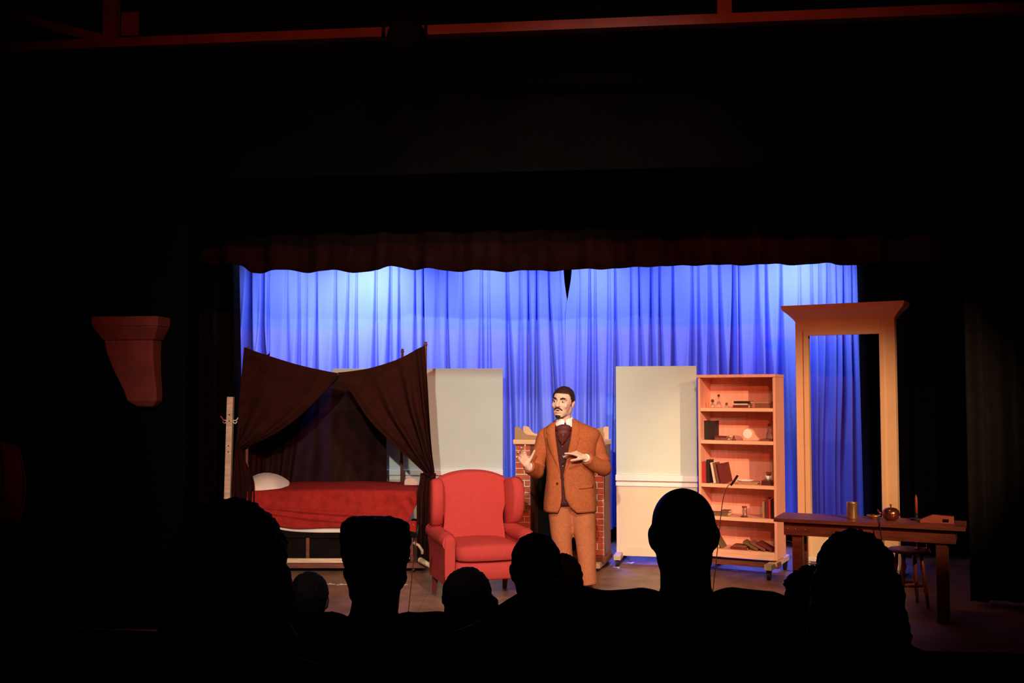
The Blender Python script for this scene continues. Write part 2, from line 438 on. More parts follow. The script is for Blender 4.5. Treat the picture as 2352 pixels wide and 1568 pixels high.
# ---------------------------------------------------------------- scenery flats
def dolly_leg(parent, p, q, name='dolly_leg'):
    o = obj(name, MB().bar(p, q, 0.07, 0.05), M_PALEWOOD, parent, bevel=0.004)
    return o
def caster(parent, x, y, r=0.035):
    o = obj('caster', MB().lathe([(0.01, -0.016), (r, -0.014), (r, 0.014), (0.01, 0.016)], 14, m=Matrix.Translation((x, y, r)) @ Matrix.Rotation(math.pi / 2, 4, 'Y')), M_IRON, parent)
    obj('caster_fork', MB().box(x - 0.022, x + 0.022, y - 0.02, y + 0.02, r * 1.6, r * 2.3), M_IRON, o)
    return o
def flat(name, label, pl, pr, width, height, z0, rail):
    ang = math.atan2(pr[1] - pl[1], pr[0] - pl[0])
    t = thing(name, label, 'scenery flat', (pl[0], pl[1], 0), ang, 'cream scenery flats')
    obj('upper_panel', MB().box(0, width, 0, 0.025, rail + 0.03, height), M_CREAM, t, bevel=0.003)
    obj('lower_panel', MB().box(0, width, 0, 0.025, z0, rail - 0.03), M_CREAM_LOW, t, bevel=0.003)
    rl = MB().box(-0.005, width + 0.005, -0.035, 0.025, rail - 0.03, rail + 0.03)
    rl = obj('chair_rail', rl, M_RAIL, t, bevel=0.006)
    obj('rail_moulding', MB().box(-0.004, width + 0.004, -0.018, -0.001, rail - 0.085, rail - 0.045), M_RAIL, rl, bevel=0.004)
    obj('baseboard', MB().box(0, width, -0.012, -0.0005, z0, z0 + 0.09), M_CREAM_LOW, t, bevel=0.003)
    for x in (0.03, width - 0.03):
        obj('back_stile', MB().box(x - 0.03, x + 0.03, 0.026, 0.05, z0, height - 0.01), M_PALEWOOD, t)
        obj('jack_brace', MB().bar((x, 0.05, min(1.3, height - 0.4)), (x, 0.48, 0.11), 0.04, 0.03), M_PALEWOOD, t)
        dolly_leg(t, (x, -0.22, 0.095), (x, 0.52, 0.095))
        for y in (-0.17, 0.47): caster(t, x, y)
    return t
Lp = at(762, 1000, 11.42); Rp = at(1155, 1000, 11.36)
flat('scenery_flat', 'wide cream scenery flat standing behind canopy bed and red armchair', (Lp.x, Lp.y), (Rp.x, Rp.y), Rp.x - Lp.x, at(1000, 846, 11.4).z, 0.12, at(1100, 1084, 11.4).z)
Lp = at(1415, 1000, 10.50); Rp = at(1601, 1000, 10.32)
flat('scenery_flat', 'narrow cream scenery flat standing left of the wooden bookcase', (Lp.x, Lp.y), (Rp.x, Rp.y), math.hypot(Rp.x - Lp.x, Rp.y - Lp.y), at(1416, 841, 10.5).z, at(1430, 1275, 10.5).z, at(1416, 1096, 10.5).z)

# ---------------------------------------------------------------- bookcase on a dolly
BC_O = Vector((1.812, 10.0, 0)); BC_A = math.radians(-27.8)
BCM = Matrix.Translation(BC_O) @ Matrix.Rotation(BC_A, 4, 'Z')
BW, BD, BZ0, BZ1, BT = 0.752, 0.36, 0.165, 1.905, 0.024
bc = thing('bookcase', 'tall red-brown wooden bookcase with five open compartments on a dolly', 'bookcase', BC_O, BC_A)
obj('side_panel', MB().box(0, BT, 0.004, BD, BZ0, BZ1 - BT), M_SHELF, bc, bevel=0.003)
obj('side_panel', MB().box(BW - BT, BW, 0.004, BD, BZ0, BZ1 - BT), M_SHELF, bc, bevel=0.003)
obj('top_board', MB().box(-0.012, BW + 0.004, -0.008, BD, BZ1 - BT, BZ1 + 0.004), M_SHELF, bc, bevel=0.003)
obj('back_panel', MB().box(BT, BW - BT, BD - 0.012, BD, BZ0, BZ1 - BT), M_SHELF, bc)
SH = [1.588, 1.275, 0.858, 0.547, 0.236]      # shelf tops
for i, z in enumerate(SH):
    s_ = obj('shelf', MB().box(BT, BW - BT, 0.02, BD - 0.012, z - 0.03, z), M_SHELF, bc, bevel=0.002)
    obj('shelf_edge', MB().box(BT, BW - BT, 0.0, 0.02, z - 0.034, z), M_SHELFEDGE, s_, bevel=0.003)
obj('plinth', MB().box(BT, BW - BT, 0.0, 0.02, BZ0, SH[4] - 0.034), M_SHELFEDGE, bc)
dolly_leg(bc, (0.04, -0.16, 0.12), (0.04, BD + 0.22, 0.12))
dolly_leg(bc, (BW - 0.05, -0.16, 0.12), (BW - 0.05, BD + 0.22, 0.12))
obj('dolly_plank', MB().box(0.0, BW, 0.05, 0.16, 0.085, 0.135), M_DARKWOOD, bc)
for x in (0.04, BW - 0.05):
    for y in (-0.11, BD + 0.17): caster(bc, x, y, 0.04)
def bcp(px, y, z):            # a spot on a shelf from the photo column, y in from the front edge
    k_ = (px - CXP) / F_PX
    c_, s_ = math.cos(BC_A), math.sin(BC_A)
    # solve (x,y) local -> world ratio X/Y = k
    # X = ox + c x - s y ; Y = oy + s x + c y
    x = (k_ * (BC_O.y + c_ * y) - BC_O.x + s_ * y) / (c_ - k_ * s_)
    return Vector((x, y, z))
BOOKC = {'maroon': (0.16, 0.02, 0.016), 'black': (0.025, 0.012, 0.010), 'brown': (0.22, 0.075, 0.04), 'red': (0.42, 0.03, 0.028), 'cream': (0.75, 0.62, 0.45), 'olive': (0.16, 0.10, 0.04), 'tan': (0.42, 0.22, 0.11)}
M_PAGES = mat('book_pages', (0.80, 0.68, 0.48), 0.9, 0.08, 40)
def book(label, p, th, ht, dp, colr, lie=False, tilt=0.0, yaw=0.0, group=None, loc_m=BCM):
    """spine faces the viewer; p = local base centre on the shelf front. lie: spine along x"""
    if not lie and not tilt: p = Vector((min(max(p.x, BT + th / 2 + 0.002), BW - BT - th / 2 - 0.002), p.y, p.z))
    m = mat('book_cover_' + colr, BOOKC[colr], 0.6, 0.15, 30)
    c = 0.003
    mb = MB().box(-th / 2, -th / 2 + c, 0, dp, 0, ht).box(th / 2 - c, th / 2, 0, dp, 0, ht).box(-th / 2 + c, th / 2 - c, 0, c, 0, ht)
    pg = MB().box(-th / 2 + c, th / 2 - c, c, dp - 0.004, 0.004, ht - 0.004)
    if lie: L_ = Matrix.Translation((-ht / 2, 0, th / 2)) @ Matrix.Rotation(math.pi / 2, 4, 'Y')
    else: L_ = Matrix.Translation((0, 0, abs(math.sin(tilt)) * th / 2)) @ Matrix.Rotation(tilt, 4, 'Y')
    o = obj('book', mb, m)
    o.matrix_world = loc_m @ Matrix.Translation(p) @ Matrix.Rotation(yaw, 4, 'Z') @ L_
    obj('page_block', pg, M_PAGES, o)
    tag(o, label, 'book', group)
    return o
def put(o, p, loc_m=BCM, yaw=0):
    o.matrix_world = loc_m @ Matrix.Translation(p) @ Matrix.Rotation(yaw, 4, 'Z')
    return o
E = 0.0005
# --- top compartment
z = SH[0] + E
def bottle(label, p, prof, stop=None, cat='bottle', group='glassware on the bookcase'):
    o = obj('glass_bottle', MB().lathe(prof, 14), M_GLASS, sm=True)
    tag(o, label, cat, group); put(o, p)
    if stop: obj('stopper', MB().ell((0, 0, stop[1]), (stop[0], stop[0], stop[0] * 1.1)), mat('dark_cork', (0.14, 0.04, 0.02), 0.6), o, sm=True)
    return o
FL = [(0.001, 0), (0.026, 0.002), (0.03, 0.02), (0.022, 0.045), (0.008, 0.06), (0.007, 0.10), (0.012, 0.105)]
bottle('tall glass flask with round stopper on the top bookcase shelf', bcp(1650, 0.12, z), FL, (0.013, 0.118))
bottle('small glass bottle with dark cork left of the tall flask', bcp(1636, 0.10, z), [(0.001, 0), (0.022, 0.001), (0.024, 0.02), (0.018, 0.035), (0.008, 0.042), (0.008, 0.055)], (0.016, 0.066))
bottle('tiny stoppered glass jar right of the tall flask', bcp(1668, 0.10, z), [(0.001, 0), (0.02, 0.001), (0.021, 0.018), (0.011, 0.024), (0.011, 0.03)], (0.012, 0.038))
book('dark maroon book lying flat lowest on the top bookcase shelf', bcp(1700, 0.06, z), 0.028, 0.15, 0.15, 'maroon', True, group='books on the bookcase')
book('cream book lying between two dark books on top bookcase shelf', bcp(1701, 0.07, z + 0.0285), 0.016, 0.13, 0.14, 'cream', True, group='books on the bookcase')
book('dark book lying topmost of the flat pile on top shelf', bcp(1703, 0.06, z + 0.045), 0.02, 0.16, 0.15, 'black', True, group='books on the bookcase')
book('thick brown book lying at right end of top bookcase shelf', bcp(1752, 0.05, z), 0.045, 0.16, 0.16, 'brown', True, group='books on the bookcase')
book('slim tan book on the thick brown book, top bookcase shelf', bcp(1752, 0.06, z + 0.0455), 0.016, 0.15, 0.15, 'tan', True, group='books on the bookcase')
# --- second compartment
z = SH[1] + E
book('large black box-file book standing at left of second bookcase shelf', bcp(1622, 0.12, z), 0.10, 0.185, 0.16, 'black', group='books on the bookcase')
book('brown book lying flat beside the large black volume', bcp(1655, 0.045, z), 0.024, 0.13, 0.12, 'brown', True, group='books on the bookcase')
book('thin maroon book lying on the flat brown book', bcp(1653, 0.05, z + 0.0245), 0.014, 0.12, 0.11, 'maroon', True, group='books on the bookcase')
fg = obj('small_figurine', MB().lathe([(0.001, 0), (0.022, 0.001), (0.022, 0.008), (0.008, 0.014), (0.014, 0.026), (0.006, 0.034), (0.009, 0.042), (0.001, 0.048)], 12), M_DARKWOOD, sm=True)
tag(fg, 'small dark turned figurine left of the white-faced clock', 'figurine'); put(fg, bcp(1684, 0.10, z))
ck = thing('mantel_clock', 'round white-faced clock in curved wooden case on second shelf', 'clock')
put(ck, bcp(1722, 0.12, z))
arch = [(-0.075, 0), (-0.072, 0.03)] + [(-0.02 - 0.002 + 0.062 * math.cos(a), 0.055 + 0.06 * math.sin(a)) for a in [math.pi - i * math.pi / 12 for i in range(13)]] + [(0.075, 0.02), (0.078, 0)]
obj('clock_case', MB().prism(arch, 0, 0.05), M_SHELF, ck, bevel=0.003)
obj('clock_face', MB().lathe([(0.001, 0), (0.045, 0.0), (0.045, 0.006), (0.001, 0.008)], 22, m=Matrix.Translation((-0.028, -0.0005, 0.064)) @ Matrix.Rotation(math.pi / 2, 4, 'X')), mat('clock_white', (0.9, 0.88, 0.8), 0.4), ck, sm=False)
book('slim book lying flat right of the white-faced clock', bcp(1757, 0.06, z), 0.016, 0.12, 0.13, 'brown', True, group='books on the bookcase')
bottle('slender glass decanter at right end of second bookcase shelf', bcp(1765, 0.22, z), [(0.001, 0), (0.03, 0.001), (0.032, 0.03), (0.026, 0.07), (0.010, 0.09), (0.009, 0.13), (0.014, 0.135)], (0.014, 0.15))
# --- third compartment
z = SH[2] + E
book('bright red book standing at far left of third bookcase shelf', bcp(1612, 0.03, z), 0.04, 0.205, 0.15, 'red', group='books on the bookcase')
book('tall black book standing beside the bright red book', bcp(1623.5, 0.04, z), 0.03, 0.225, 0.15, 'black', group='books on the bookcase')
book('cream book leaning left against the tall black book', bcp(1639, 0.05, z), 0.022, 0.20, 0.15, 'cream', tilt=-0.17, group='books on the bookcase')
book('brown book leaning on the cream book', bcp(1646.5, 0.05, z), 0.024, 0.20, 0.15, 'brown', tilt=-0.2, group='books on the bookcase')
book('thick dark maroon book leaning at right of the leaning row', bcp(1661, 0.05, z), 0.075, 0.19, 0.16, 'maroon', tilt=-0.2, group='books on the bookcase')
tr_ = obj('serving_tray', MB().lathe([(0.001, 0), (0.07, 0.0), (0.085, 0.012), (0.082, 0.012), (0.068, 0.004), (0.001, 0.004)], 20), M_RAIL, sm=True)
tag(tr_, 'white dish on the brown book of the third shelf', 'dish')
book('brown book lying under the white dish on third shelf', bcp(1712, 0.05, z), 0.026, 0.18, 0.16, 'tan', True, group='books on the bookcase')
put(tr_, bcp(1708, 0.13, z + 0.027))
bxk = obj('trinket_box', MB().box(-0.06, 0.06, 0, 0.1, 0, 0.036), mat('trinket_box_wood', (0.09, 0.02, 0.014), 0.5), bevel=0.003)
obj('lid', MB().box(-0.062, 0.062, -0.002, 0.102, 0.036, 0.044), M_DARKWOOD, bxk, bevel=0.003)
tag(bxk, 'small dark trinket box at right end of third shelf', 'box'); put(bxk, bcp(1760, 0.05, z))
cup = obj('white_cup', MB().lathe([(0.001, 0), (0.022, 0.001), (0.03, 0.02), (0.032, 0.045), (0.029, 0.045), (0.02, 0.012), (0.001, 0.008)], 18), M_RAIL, sm=True)
obj('flower', MB().ell((0.004, 0, 0.06), (0.022, 0.02, 0.018)).ell((-0.012, 0, 0.07), 0.012).ell((0.02, 0, 0.073), 0.010), mat('dried_red_flower', (0.35, 0.06, 0.03), 0.8), cup, sm=True)
tag(cup, 'white cup holding a red flower on the trinket box', 'cup'); put(cup, bcp(1762, 0.10, z + 0.0445))
# --- fourth compartment
z = SH[3] + E
book('olive book lying flat at left of fourth bookcase shelf', bcp(1645, 0.05, z), 0.03, 0.20, 0.14, 'olive', True, group='books on the bookcase')
book('short brown book stacked on the olive book, fourth shelf', bcp(1661, 0.06, z + 0.0305), 0.022, 0.08, 0.11, 'brown', True, group='books on the bookcase')
hg = thing('hourglass', 'small reddish hourglass standing mid fourth bookcase shelf', 'hourglass'); put(hg, bcp(1706, 0.06, z))
for zz in (0, 0.092): obj('end_plate', MB().lathe([(0.001, zz), (0.034 if zz == 0 else 0.024, zz), (0.034 if zz == 0 else 0.024, zz + 0.01), (0.001, zz + 0.01)], 16), M_DARKWOOD, hg)
obj('glass_bulb', MB().lathe([(0.003, 0.01), (0.018, 0.02), (0.016, 0.038), (0.004, 0.051), (0.016, 0.064), (0.018, 0.08), (0.003, 0.092)], 14), M_GLASS, hg, sm=True)
for a in (0.5, 2.6, 4.7): obj('rod', MB().tube([(0.022 * math.cos(a), 0.022 * math.sin(a), 0.01), (0.022 * math.cos(a), 0.022 * math.sin(a), 0.092)], 0.003, 6), M_DARKWOOD, hg)
book('pale tan book standing left of the red book, fourth shelf', bcp(1750, 0.08, z), 0.026, 0.155, 0.14, 'tan', group='books on the bookcase')
book('maroon book standing in the right corner row of fourth shelf', bcp(1757, 0.06, z), 0.022, 0.19, 0.14, 'maroon', group='books on the bookcase')
book('red book standing between dark books on fourth shelf', bcp(1763.5, 0.06, z), 0.024, 0.18, 0.14, 'red', group='books on the bookcase')
book('black book standing at far right end of fourth shelf', bcp(1771, 0.06, z), 0.024, 0.175, 0.14, 'black', group='books on the bookcase')
# --- bottom compartment
z = SH[4] + E
book('dark red book leaning at left of lowest bookcase shelf', bcp(1636, 0.06, z), 0.03, 0.13, 0.12, 'maroon', tilt=-0.5, group='books on the bookcase')
book('cream book leaning on the dark red book, lowest shelf', bcp(1646, 0.06, z), 0.022, 0.14, 0.12, 'cream', tilt=-0.52, group='books on the bookcase')
book('olive book leaning rightmost of the left row, lowest shelf', bcp(1655, 0.06, z), 0.02, 0.18, 0.13, 'olive', tilt=-0.55, group='books on the bookcase')
book('dark flat book at the left of the fallen pile', bcp(1692, 0.05, z), 0.022, 0.16, 0.13, 'maroon', True, group='books on the bookcase')
book('dark flat book topmost at left of the fallen pile', bcp(1694, 0.055, z + 0.0225), 0.02, 0.13, 0.12, 'brown', True, group='books on the bookcase')
for i, (px, c_) in enumerate(((1735, 'olive'), (1752, 'brown'), (1769, 'maroon'))):
    book(('first', 'second', 'third')[i] + ' slumped book from the left in the fallen row, lowest shelf', bcp(px, 0.05, z), 0.024, 0.155, 0.13, c_, tilt=-1.12, group='books on the bookcase')

# ---------------------------------------------------------------- window frame unit
WO = at(1834, 1300, 9.98); WO.z = 0
WA = math.radians(-31.5)
wf = thing('window_frame', 'tall cream window frame with deep moulded cornice at stage right', 'window frame', WO, WA)
WW = 0.925; HZ = 2.29
SZ = 0.50
for x0, x1 in ((0, 0.115), (WW - 0.125, WW)):
    p_ = obj('post', MB().box(x0, x1, 0, 0.10, 0.10, 2.45), M_TRIM, wf, bevel=0.004)
    xi0, xi1 = (x1 - 0.035, x1 + 0.012) if x0 == 0 else (x0 - 0.012, x0 + 0.035)
    obj('casing_bead', MB().box(xi0, xi1, -0.014, 0.0, SZ, HZ + 0.03), M_TRIM, p_, bevel=0.005)
obj('header', MB().box(0.115, WW - 0.125, 0, 0.10, HZ, 2.45), M_TRIM, wf, bevel=0.003)
obj('header_bead', MB().box(0.08, WW - 0.09, -0.016, 0.0, HZ - 0.005, HZ + 0.05), M_TRIM, wf, bevel=0.005)
# cornice: flaring crown over a frieze
def ringc(o, z): return [(-o, -o, z), (WW + o, -o, z), (WW + o, 0.12 + o * 0.5, z), (-o, 0.12 + o * 0.5, z)]
cr_ = obj('cornice', MB().rings([ringc(0.004, 2.43), ringc(0.012, 2.445), ringc(0.05, 2.49), ringc(0.10, 2.535), ringc(0.105, 2.56)]), M_TRIM, wf)
obj('cornice_cap', MB().rings([ringc(0.108, 2.56), ringc(0.112, 2.578)]), M_TRIM, cr_)
obj('lower_panel', MB().box(0.0, WW, 0.02, 0.06, 0.10, SZ), M_CREAM_LOW, wf)
obj('window_sill', MB().box(-0.03, WW + 0.03, -0.04, 0.12, SZ, SZ + 0.035), M_TRIM, wf, bevel=0.005)
obj('base_moulding', MB().box(0.0, WW, -0.012, 0.02, 0.12, 0.16), M_RAIL, wf, bevel=0.005)
for x in (0.06, WW - 0.06):
    dolly_leg(wf, (x, -0.12, 0.075), (x, 0.5, 0.075))
    for y in (-0.09, 0.45): caster(wf, x, y, 0.022)

# ---------------------------------------------------------------- fireplace
FO = at(1184, 1200, 10.40); FO.z = 0
FA = math.radians(-16)
fp = thing('fireplace', 'mock brick fireplace with cream mortar and pale mantel behind the actor', 'fireplace', FO, FA)
FW, FD = 0.905, 0.30
FZ0, FZ1 = 0.135, 1.215
CWD = 0.15
rb = random.Random(11)
def column(x0, x1, split):
    core = obj('mortar_core', MB().box(x0, x1, 0.006, FD, FZ0, FZ1), M_MORTAR, fp)
    n = 18; h = (FZ1 - FZ0) / n; g = 0.011
    for i in range(n):
        z0 = FZ0 + i * h + g / 2; z1 = FZ0 + (i + 1) * h - g / 2
        xs = [x0 + 0.005, x1 - 0.004] if i % 2 == 0 else [x0 + 0.005, lerp(x0, x1, split), x1 - 0.004]
        for a, b in zip(xs, xs[1:]):
            ga = g / 2 if a != xs[0] else 0; gb = g / 2 if b != xs[-1] else 0
            j = rb.uniform(-0.002, 0.002)
            obj('brick', MB().box(a + ga, b - gb, -0.004 + j, 0.012, z0 + rb.uniform(-.0015, .0015), z1 + rb.uniform(-.0015, .0015)), M_BRICK, core)
column(0, CWD, 0.62); column(FW - CWD, FW, 0.55)
obj('side_board', MB().box(FW, FW + 0.012, 0.0, FD, FZ0 - 0.02, FZ1), M_DARKWOOD, fp)
obj('inner_board', MB().box(CWD, CWD + 0.012, 0.002, FD - 0.02, FZ0, 1.0), M_DARKWOOD, fp)
obj('inner_board', MB().box(FW - CWD - 0.012, FW - CWD, 0.002, FD - 0.02, FZ0, 1.0), M_DARKWOOD, fp)
obj('lintel_board', MB().box(CWD, FW - CWD, 0.0, FD, 1.0, FZ1), M_DARKWOOD, fp)
obj('firebox_back', MB().box(CWD, FW - CWD, FD - 0.02, FD, FZ0, 1.0), M_RECESS, fp)
obj('hearth_plinth', MB().box(-0.02, FW + 0.03, -0.05, FD, 0.075, FZ0), M_DARKWOOD, fp, bevel=0.004)
obj('mantel_shelf', MB().box(-0.015, FW + 0.02, -0.05, FD + 0.01, FZ1, FZ1 + 0.05), M_TRIM, fp, bevel=0.010)
half = [(0, 0), (0, 0.125), (0.03, 0.127), (0.06, 0.115), (0.085, 0.085), (0.10, 0.062), (0.13, 0.047), (0.18, 0.043), (0.22, 0.038), (0.24, 0.02), (0.30, 0.016)]
def gallery(y, m, name, x0, x1):
    L_ = [(x0 + a, FZ1 + 0.05 + b) for a, b in half]
    R_ = [(x1 - a, FZ1 + 0.05 + b) for a, b in reversed(half)]
    obj(name, MB().prism(L_ + R_, y, y + 0.018), m, fp, bevel=0.003)
gallery(-0.03, M_SHADEDBOARD, 'front_gallery', 0.0, FW)
gallery(FD - 0.03, M_TRIM, 'back_gallery', 0.005, FW)
for x in (0.1, FW - 0.05):
    dolly_leg(fp, (x, -0.14, 0.055), (x, FD + 0.15, 0.055))
    for y in (-0.11, FD + 0.12): caster(fp, x, y, 0.014)

# ---------------------------------------------------------------- red wing armchair
AC = at(1101, 1300, 8.82); AC.z = 0
ac = thing('wing_armchair', 'red upholstered wing armchair standing left of the actor', 'armchair', AC, math.radians(17))
def sq(t, p): return math.copysign(abs(t) ** p, t)
def cushion(x0, x1, y0, y1, z0, z1, p=0.35, dome=0.0, n=40, nv=10, bow=0.0):
    """rounded box; dome lifts the top, bow pushes the front out"""
    cx, cy, cz = (x0 + x1) / 2, (y0 + y1) / 2, (z0 + z1) / 2
    rx, ry, rz = (x1 - x0) / 2, (y1 - y0) / 2, (z1 - z0) / 2
    rs = []
    for j in range(nv + 1):
        ph = -math.pi / 2 + math.pi * j / nv
        cp = max(0.02, abs(math.cos(ph)) ** p)
        ring = []
        for i in range(n):
            th = 2 * math.pi * i / n
            X = rx * cp * sq(math.cos(th), p); Y = ry * cp * sq(math.sin(th), p); Z = rz * sq(math.sin(ph), p)
            if Z > 0: Z += dome * (1 - (X / rx) ** 2) * (1 - 0.6 * (Y / ry) ** 2)
            if Y < 0: Y -= bow * (1 - (X / rx) ** 2)
            ring.append((cx + X, cy + Y, cz + Z))
        rs.append(ring)
    return MB().rings(rs)
obj('seat_deck', cushion(-0.29, 0.29, -0.33, 0.28, 0.19, 0.345, 0.2, bow=0.02), M_RED, ac, sm=True)
obj('seat_cushion', cushion(-0.285, 0.285, -0.36, 0.22, 0.345, 0.475, 0.3, dome=0.035, bow=0.03), M_RED, ac, sm=True)
# back: crowned top, waisted sides, leaning
def back_pts(s, v, y):
    zt_ = 1.035 - 0.055 * s * s - 0.02 * s ** 4
    z_ = lerp(0.42, zt_, v)
    hw = 0.278 + 0.040 * smooth((z_ - 0.55) / 0.4) - 0.02 * math.exp(-((z_ - 0.66) / 0.1) ** 2)
    yy = 0.155 + 0.16 * (z_ - 0.42) - 0.035 * (1 - s * s) * math.sin(math.pi * min(1, v))
    return Vector((s * hw, yy + y, z_))
bk = MB(); nb = 24
bk.grid(lambda u, v: back_pts(u * 2 - 1, v, 0.0), nb, 20)
bk.grid(lambda u, v: back_pts(u * 2 - 1, v, 0.10) + Vector((0, 0.035 * (1 - (u * 2 - 1) ** 2), 0)), nb, 20)
top = [back_pts(i / nb * 2 - 1, 1, 0) for i in range(nb + 1)]
bk.grid(lambda u, v: back_pts(u * 2 - 1, 1, lerp(0, 0.10, v)) + Vector((0, 0.035 * v * (1 - (u * 2 - 1) ** 2), 0.02 * math.sin(math.pi * v))), nb, 6)
for s in (-1, 1): bk.grid(lambda u, v, s=s: back_pts(s, u, lerp(0, 0.10, v)), 20, 2)
obj('backrest', bk, M_RED, ac, sm=True)
for s in (-1, 1):
    # wing: curved side panel with a padded front edge
    out = [(0.30, 0.56), (0.16, 0.58), (0.06, 0.62), (0.015, 0.72), (0.0, 0.84), (0.015, 0.93), (0.05, 0.985), (0.11, 1.0), (0.20, 0.985), (0.33, 0.96)]
    rs = []
    for d, sc_ in ((-0.045, 0.90), (-0.035, 0.97), (-0.012, 1.0), (0.012, 1.0), (0.035, 0.97), (0.045, 0.90)):
        ring = []
        for y_, z_ in out:
            yy = 0.18 + (y_ - 0.18) * sc_; zz = 0.79 + (z_ - 0.79) * sc_
            splay = 0.10 * (0.30 - y_)
            ring.append((s * (0.330 + d * 1.1 + splay), yy - 0.01, zz))
        rs.append(ring)
    obj('wing', MB().rings(rs), M_RED, ac, sm=True, bevel=0)
    # arm: slab with rolled top, swooping front
    arm = MB()
    prof = lambda y_: 0.585 + 0.02 * smooth((y_ - 0.0) / 0.3)
    rs = []
    for i in range(15):
        y_ = lerp(-0.335, 0.28, i / 14)
        e = smooth(min(1, i / 2.0)); zt2 = prof(y_) - 0.02 * (1 - e)
        ring = []
        for k in range(16):                         # rolled top: overhangs outside
            a = -0.25 * math.pi + 1.5 * math.pi * k / 15
            ring.append((s * (0.345 + (0.055 + 0.012 * e) * math.cos(a)), y_, zt2 - 0.06 + 0.066 * math.sin(a)))
        low = 0.16 + 0.0 * i
        fx = 0.0
        ring += [(s * 0.295, y_, 0.46), (s * 0.292, y_, low), (s * 0.372, y_, low), (s * 0.378, y_, 0.40)] if s > 0 else [(s * 0.295, y_, 0.46), (s * 0.292, y_, low), (s * 0.372, y_, low), (s * 0.378, y_, 0.40)]
        # order the lower outline so that the ring runs round: end of roll is inside
        rs.append(ring)
    arm.rings(rs)
    arm_o = obj('armrest', arm, M_RED, ac, sm=False, bevel=0.012)
    obj('arm_front_pad', cushion(s * 0.34 - 0.045, s * 0.34 + 0.045, -0.352, -0.318, 0.19, 0.56, 0.4, n=24, nv=8), M_RED, arm_o, sm=True)
    obj('leg', MB().rings([[(s * 0.31 + a * r, -0.30 + b * r, zz) for a, b in ((-1, -1), (1, -1), (1, 1), (-1, 1))] for zz, r in ((0.0, 0.015), (0.06, 0.018), (0.195, 0.028))]), M_LEG, ac, bevel=0.003)
    obj('leg', MB().rings([[(s * 0.32 + a * r, 0.27 + (0.2 - zz) * 0.25 + b * r, zz) for a, b in ((-1, -1), (1, -1), (1, 1), (-1, 1))] for zz, r in ((0.0, 0.016), (0.06, 0.019), (0.165, 0.027))]), M_LEG, ac, bevel=0.003)

# ---------------------------------------------------------------- canopy bed on a rolling platform
YF, YR = 10.0, 10.95
bo = Vector((at(768, 1200, YF).x, YF, 0))
bed = thing('canopy_bed', 'canopy bed with dark tied-back drapes at left of the stage', 'bed', bo)
def bp(mb_name, mb, m, parent=bed, **k): return obj(mb_name, mb, m, parent, org=bo if parent is bed else None, **k)
XL, XR = at(563, 1200, YF).x, at(974, 1200, YF).x
ztop = at(970, 784, YF).z
bp('platform', MB().box(XL - 0.02, XR + 0.02, YF - 0.06, YR + 0.1, 0.05, 0.10), M_DARKWOOD)
bp('platform_edge', MB().box(XL + 0.2, XR - 0.45, YF - 0.085, YF - 0.06, 0.105, 0.145), M_PALEWOOD)
bp('frame_and_shade_panel', MB().box(XL + 0.04, XR - 0.08, YF + 0.0, YR, 0.33, 0.40).box(XL + 0.06, XR - 0.10, YF + 0.03, YF + 0.05, 0.10, 0.33), M_RECESS)  # second box is a dark backing standing in for shade under the bed
for x in (XL + 0.06, at(707, 1200, YF).x, XR - 0.12):
    for y in (YF + 0.02, YR - 0.05): bp('leg', MB().box(x - 0.016, x + 0.016, y - 0.016, y + 0.016, 0.10, 0.33), M_DARKWOOD)
bp('mattress', cushion(XL + 0.06, XR - 0.17, YF - 0.0, YR - 0.02, 0.40, 0.76, 0.18), M_SHEET, sm=True)
posts = [(XL, YF + 0.03, ztop - 0.05), (XR + 0.005, YF + 0.03, ztop), (at(923, 820, YR).x, YR + 0.06, at(923, 800, YR).z), (at(600, 820, YR).x, YR + 0.06, at(600, 812, YR).z)]
for i, (x, y, zz) in enumerate(posts):
    p_ = bp('post', MB().lathe([(0.016, 0.1), (0.016, 0.95), (0.024, 1.0), (0.016, 1.05), (0.013, zz - 0.05), (0.014, zz - 0.04)], 10, (x, y, 0)), M_DARKWOOD, sm=True)
    obj('finial', MB().lathe([(0.013, zz - 0.045), (0.02, zz - 0.03), (0.012, zz - 0.018), (0.018, zz - 0.005), (0.004, zz)], 10, Vector((x, y, 0)) - bo), M_DARKWOOD, p_, sm=True)
for x in (XL + 0.1, XR - 0.1):
    for y in (YF, YR): 
        obj('caster', MB().lathe([(0.005, -0.014), (0.024, -0.012), (0.024, 0.012), (0.005, 0.014)], 12, m=Matrix.Translation(Vector((x, y, 0.025)) - bo) @ Matrix.Rotation(math.pi / 2, 4, 'Y')), M_IRON, bed)
